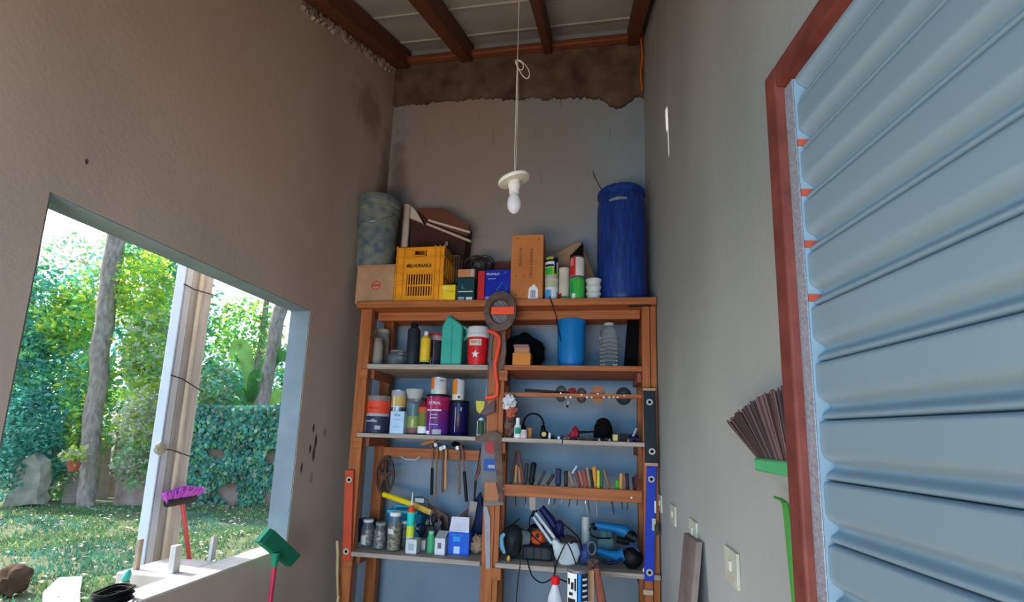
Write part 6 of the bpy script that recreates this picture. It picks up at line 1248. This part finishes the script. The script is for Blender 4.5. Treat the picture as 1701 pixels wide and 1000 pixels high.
mb = MB().mat(K('pale_wood_strip', (.50, .36, .24), .6)); a_ = PY(1069, 986, FR - .02); b_ = PY(1085, 983, FR - .02); mb.box((a_.x, FR - .02, a_.z - .006), (b_.x, FR - .001, b_.z + .006)); tag(mb.build('wood_strip', origin=a_), 'small pale wooden strip nailed on the right post below the blue level', 'strip')
yl = FR - .028
t = level(PP((573, 781), (587, 781), (582, 932), (568, 933)), .026, K('red_orange_level', (.52, .07, .03), .45), 'spirit_level', 'red-orange spirit level on the front of the left post', [PY(580, 797, yl - .001), PY(575, 916, yl - .001)])
mb = MB().mat(K('bamboo', (.55, .42, .20), .5)); P = [PY(px, py, FR - .05) for px, py in ((560, 898), (561, 920), (560, 950), (562, 990))]; P.append(Vector((P[-1].x, P[-1].y - .05, 0))); mb.tube(P, .009, 8); tag(mb.build('bamboo_stick', origin=P[-1]), 'thin yellow bamboo stick leaning between left wall and shelf post', 'stick')
# ---------- things standing on a low bench in front of the shelves
YB_ = 2.62; zt = PY(960, 943, YB_).z; zb = zt - .25
t = thing('low_bench', (-.15, YB_ + .03, 0), 'low wooden bench standing in front of the shelf unit, just below the picture', 'bench')
mb = MB().mat(W_gr); mb.box((-.36, YB_ - .15, zb - .03), (.08, YB_ + .16, zb)); mb.build('seat', t)
for (xx, yy) in ((-.34, YB_ - .1), (.04, YB_ - .1), (-.34, YB_ + .13), (.04, YB_ + .13)):
    mb = MB().mat(W_orz); mb.box((xx, yy, 0), (xx + .03, yy + .03, zb - .03)); mb.build('leg', t)
x, w_, _, _ = it(942, 977, 943, 985, YB_); r = w_/2; c = Vector((x, YB_, zb)); h = zt - zb
t = thing('paint_can', c, 'black, white and blue striped can in front of the shelf unit at the bottom', 'paint can')
mb = MB(); mb.lathe(c, [(r*.96, 0), (r, .004), (r, h*.06), (r, h*.93), (r*1.03, h*.94), (r*1.04, h*.98), (r*.96, h)], 32, mats=[steel, steel, K('ink_black_can', (.02, .022, .03), .35), steel, steel, steel]); mb.build('body', t)
mb = MB(); arc(mb, c, r + .001, zb + h*.06, zb + h*.93, -70, -2, wink); arc(mb, c, r + .0016, zb + h*.06, zb + h*.93, 4, 20, K('electric_blue', (.01, .25, .75), .4)); mb.build('label', t)
mb = MB()
for k in range(7): arc(mb, c, r + .0016, zb + h*(.14 + .11*k), zb + h*(.18 + .11*k), 28, 62, wink)
for (a0, a1, f0, f1) in ((-60, -42, .7, .82), (-36, -20, .62, .76), (-58, -10, .28, .44), (-50, -24, .5, .56), (-16, -6, .6, .84)): arc(mb, c, r + .0016, zb + h*f0, zb + h*f1, a0, a1, ink)
mb.build('print', t)
x, w_, _, _ = it(911, 934, 975, 990, YB_ + .02); zc = PY(922, 957, YB_ + .02).z; c = Vector((x, YB_ + .02, zb)); r = w_/2; H = zc - zb
t = thing('bottle', c, 'clear bottle with bright red cap in front of the shelf unit at the bottom', 'bottle')
mb = MB().mat(K('milky_plastic', (.55, .56, .58), .3)); mb.lathe(c, [(r*1.1, 0), (r*1.15, .01), (r*1.05, H*.45), (r*.35, H*.82), (r*.33, H*.86)], 24); mb.build('body', t)
mb = MB().mat(K('signal_red_cap', (.75, .01, .015), .35)); mb.lathe(c, [(r*.6, H*.80), (r*.62, H*.97), (r*.5, H)], 20); mb.build('cap', t)
mb = MB().mat(lwood); a_ = PY(983, 948, YB_ + .06); mb.box((a_.x - .012, a_.y, zb), (a_.x + .012, a_.y + .03, a_.z)); tag(mb.build('wood_piece', origin=(a_.x, a_.y, zb)), 'pale wooden batten standing right of the striped can', 'batten')
mb = MB().mat(K('reddish_bark', (.30, .09, .05), .7, scale=20)); a_ = PY(990, 944, YB_ + .10); b_ = PY(998, 992, YB_ + .08); b2 = b_ + (b_ - a_) * ((b_.z - zb) / (a_.z - b_.z)); mb.tube([a_, b_, b2], [.018, .024, .024], 8); tag(mb.build('brush', origin=b2), 'reddish-brown stick leaning right of the pale batten', 'stick')
# ---------- right wall: switch plates, leaning board, broom, green hose
for i, (xa, xb, ya, yb, l_) in enumerate(((1209, 1229, 921, 980, 'largest and nearest switch plate on the right grey wall'), (1148, 1160, 869, 910, 'second switch plate from the camera, just above the leaning board'), (1116, 1124, 842, 875, 'third switch plate from the camera on the right wall'), (1096.5, 1100.5, 824, 852, 'farthest and narrowest-looking switch plate, beside the shelf unit'))):
    p = PX(xb, ya, XR); q = PX(xb, yb, XR); f = PX(xa, (ya+yb)/2 - 8, XR); t = thing('switch_plate', (XR - .005, p.y, (p.z + q.z)/2), l_, 'switch plate', 'switch plates along the right wall')
    mb = MB().mat(K('ivory_plate', (.52, .52, .42), .4)); mb.box((XR - .010, p.y, q.z), (XR - .0004, f.y, p.z)); mb.build('plate', t, bev=.002)
    cz = (p.z + q.z)/2; cy = (p.y + f.y)/2; mb = MB().mat(K('ivory_rocker', (.66, .66, .58), .35)); mb.box((XR - .015, cy - .012, cz - .012), (XR - .009, cy + .012, cz + .018)); mb.build('rocker', t, bev=.002)
mb = MB().mat(mat('grey_brown_board', (.13, .11, .10), .6, .2, 0, 7, .2, (.26, .20, .18), .4)); P = [PX(1136, 884.5, XR - .03), PX(1157, 900, XR - .03), PX(1149, 990, XR - .06), PX(1127, 990, XR - .06)]
for j in (2, 3):
    u = P[1] if j == 2 else P[0]; d_ = P[j] - u; P[j] = u + d_ * (u.z / -d_.z)
mb.prism(P, (.022, 0, 0)); tag(mb.build('leaning_board', origin=P[3]), 'narrow grey-brown board leaning on the right wall below the switch plates', 'board')
XB = XR - .05
t = thing('broom', (XB, 1.06, 0), 'upturned broom with brown bristles and green head, half behind the metal door', 'broom')
g = K('green_broom_head', (.10, .48, .20), .45); a_ = PX(1269, 772, XB); b_ = PX(1345, 772, XB); mb = MB().mat(g); mb.box((XB - .022, b_.y - .02, a_.z - .014), (XB + .022, a_.y, a_.z + .016)); mb.build('head', t, bev=.006)
mb = MB().mat(K('green_broom_handle', (.10, .40, .18), .45)); mb.cyl((XB, (a_.y + b_.y)/2 - .07, 0), (XB, (a_.y + b_.y)/2 - .07, a_.z), .011); mb.build('handle', t)
rnd = random.Random(9); bb = [K('brown_bristle', (.10, .05, .04), .6), K('dark_bristle', (.06, .045, .045), .6), K('mauve_bristle', (.17, .10, .10), .6)]
mb = MB(); t0 = PX(1219, 701, XB); t1 = PX(1345, 628, XB)
for i in range(900):
    u = rnd.random(); s0 = Vector((XB + rnd.uniform(-.016, .016), a_.y + (b_.y - a_.y) * u, a_.z + .014)); e = t0.lerp(t1, u); e.z += math.sin(PI*min(1, u*1.0))*.012
    k = rnd.uniform(.93, 1.0); e = s0 + (Vector((s0.x + (s0.x - XB)*.5, e.y, e.z)) - s0)*k; mb.mat(bb[rnd.randrange(3)]); mb.tube([s0, e], .0019, 4)
mb.build('bristles', t, smooth=False)
XG = XR - .03; P = [PX(px, py, XG) for px, py in ((1287, 826), (1298, 830), (1305, 838), (1309, 860), (1313, 900), (1319, 960), (1323, 1000))]; P.append(Vector((XG, P[-1].y - .05, 0)))
mb = MB().mat(K('garden_green', (.07, .30, .05), .5)); mb.tube(P, [.003, .004, .007, .009, .009, .009, .009, .009], 8); tag(mb.build('garden_hose', origin=P[-1]), 'thin green hose hooked on the right wall beside the door frame', 'hose')
# ---------- pendant lamp
YL = 1.75; top = PY(862, 0, YL); r0 = PY(853, 299, YL); k = (r0 - CAM).dot(Vector(R3[2])) / FPX
t = thing('pendant_lamp', r0, 'bare bulb in a white holder hanging on a thin white cord from the roof', 'lamp')
M_cord = K('ivory_cord', (.50, .44, .36), .5); M_rose = K('ivory_porcelain', (.62, .57, .48), .35)
up_ = Vector((top.x + .003, YL, zr(YL) + .055)); loop = PY(860, 98, YL)
mb = MB().mat(M_cord); mb.tube([up_, top, loop, PY(858, 140, YL), PY(857, 200, YL), PY(855, 250, YL), PY(855, 290, YL)], .0022, 6); mb.tube([loop, PY(860, 180, YL), PY(858, 250, YL + .004), PY(856, 290, YL + .004)], .0016, 6); mb.build('cord', t)
for (cc, ra, rb, rot) in (((869, 114), 7, 21, 28), ((863, 107), 5, 11, 32)):
    c = PY(*cc, YL); mb = MB().mat(M_cord); a0 = math.radians(rot)
    mb.tube([c + Vector((ra*k*math.cos(a)*math.cos(a0) - rb*k*math.sin(a)*math.sin(a0), .006*math.sin(a*2), ra*k*math.cos(a)*math.sin(a0) + rb*k*math.sin(a)*math.cos(a0))) for a in [2*PI*i/24 for i in range(24)]], .002, 6, closed=True); mb.build('cord_loop', t)
ax = Vector((.12, .30, -1)).normalized(); ax = Vector((.30, .16, -1)).normalized()
c = PY(853, 297, YL); mb = MB().mat(M_rose); mb.lathe(c, [(22*k, -.004), (26*k, -.002), (27*k, .004), (26*k, .012), (20*k, .012), (9*k, .015)], 36, ax); mb.build('ceiling_rose', t)
b0 = c + ax*.012; ax2 = Vector((.02, .0, -1)).normalized(); mb = MB().mat(M_rose); mb.lathe(b0, [(10*k, 0), (10.5*k, 10*k), (9*k, 12*k), (8.5*k, 22*k), (7*k, 23*k)], 24, ax2); mb.build('socket', t)
b1 = b0 + ax2*(21*k); M_bulb = mat('unlit_bulb_glass', (.80, .76, .76), .12, 0, .02, 5, trans=.35, ior=1.2)
mb = MB().mat(M_bulb); mb.lathe(b1, [(5.5*k, 0), (7*k, 4*k), (10.5*k, 11*k), (11.6*k, 19*k), (10.6*k, 26*k), (7.5*k, 32*k), (3.5*k, 35*k), (.001, 36*k)], 28, ax2); mb.build('bulb', t, angle=80)
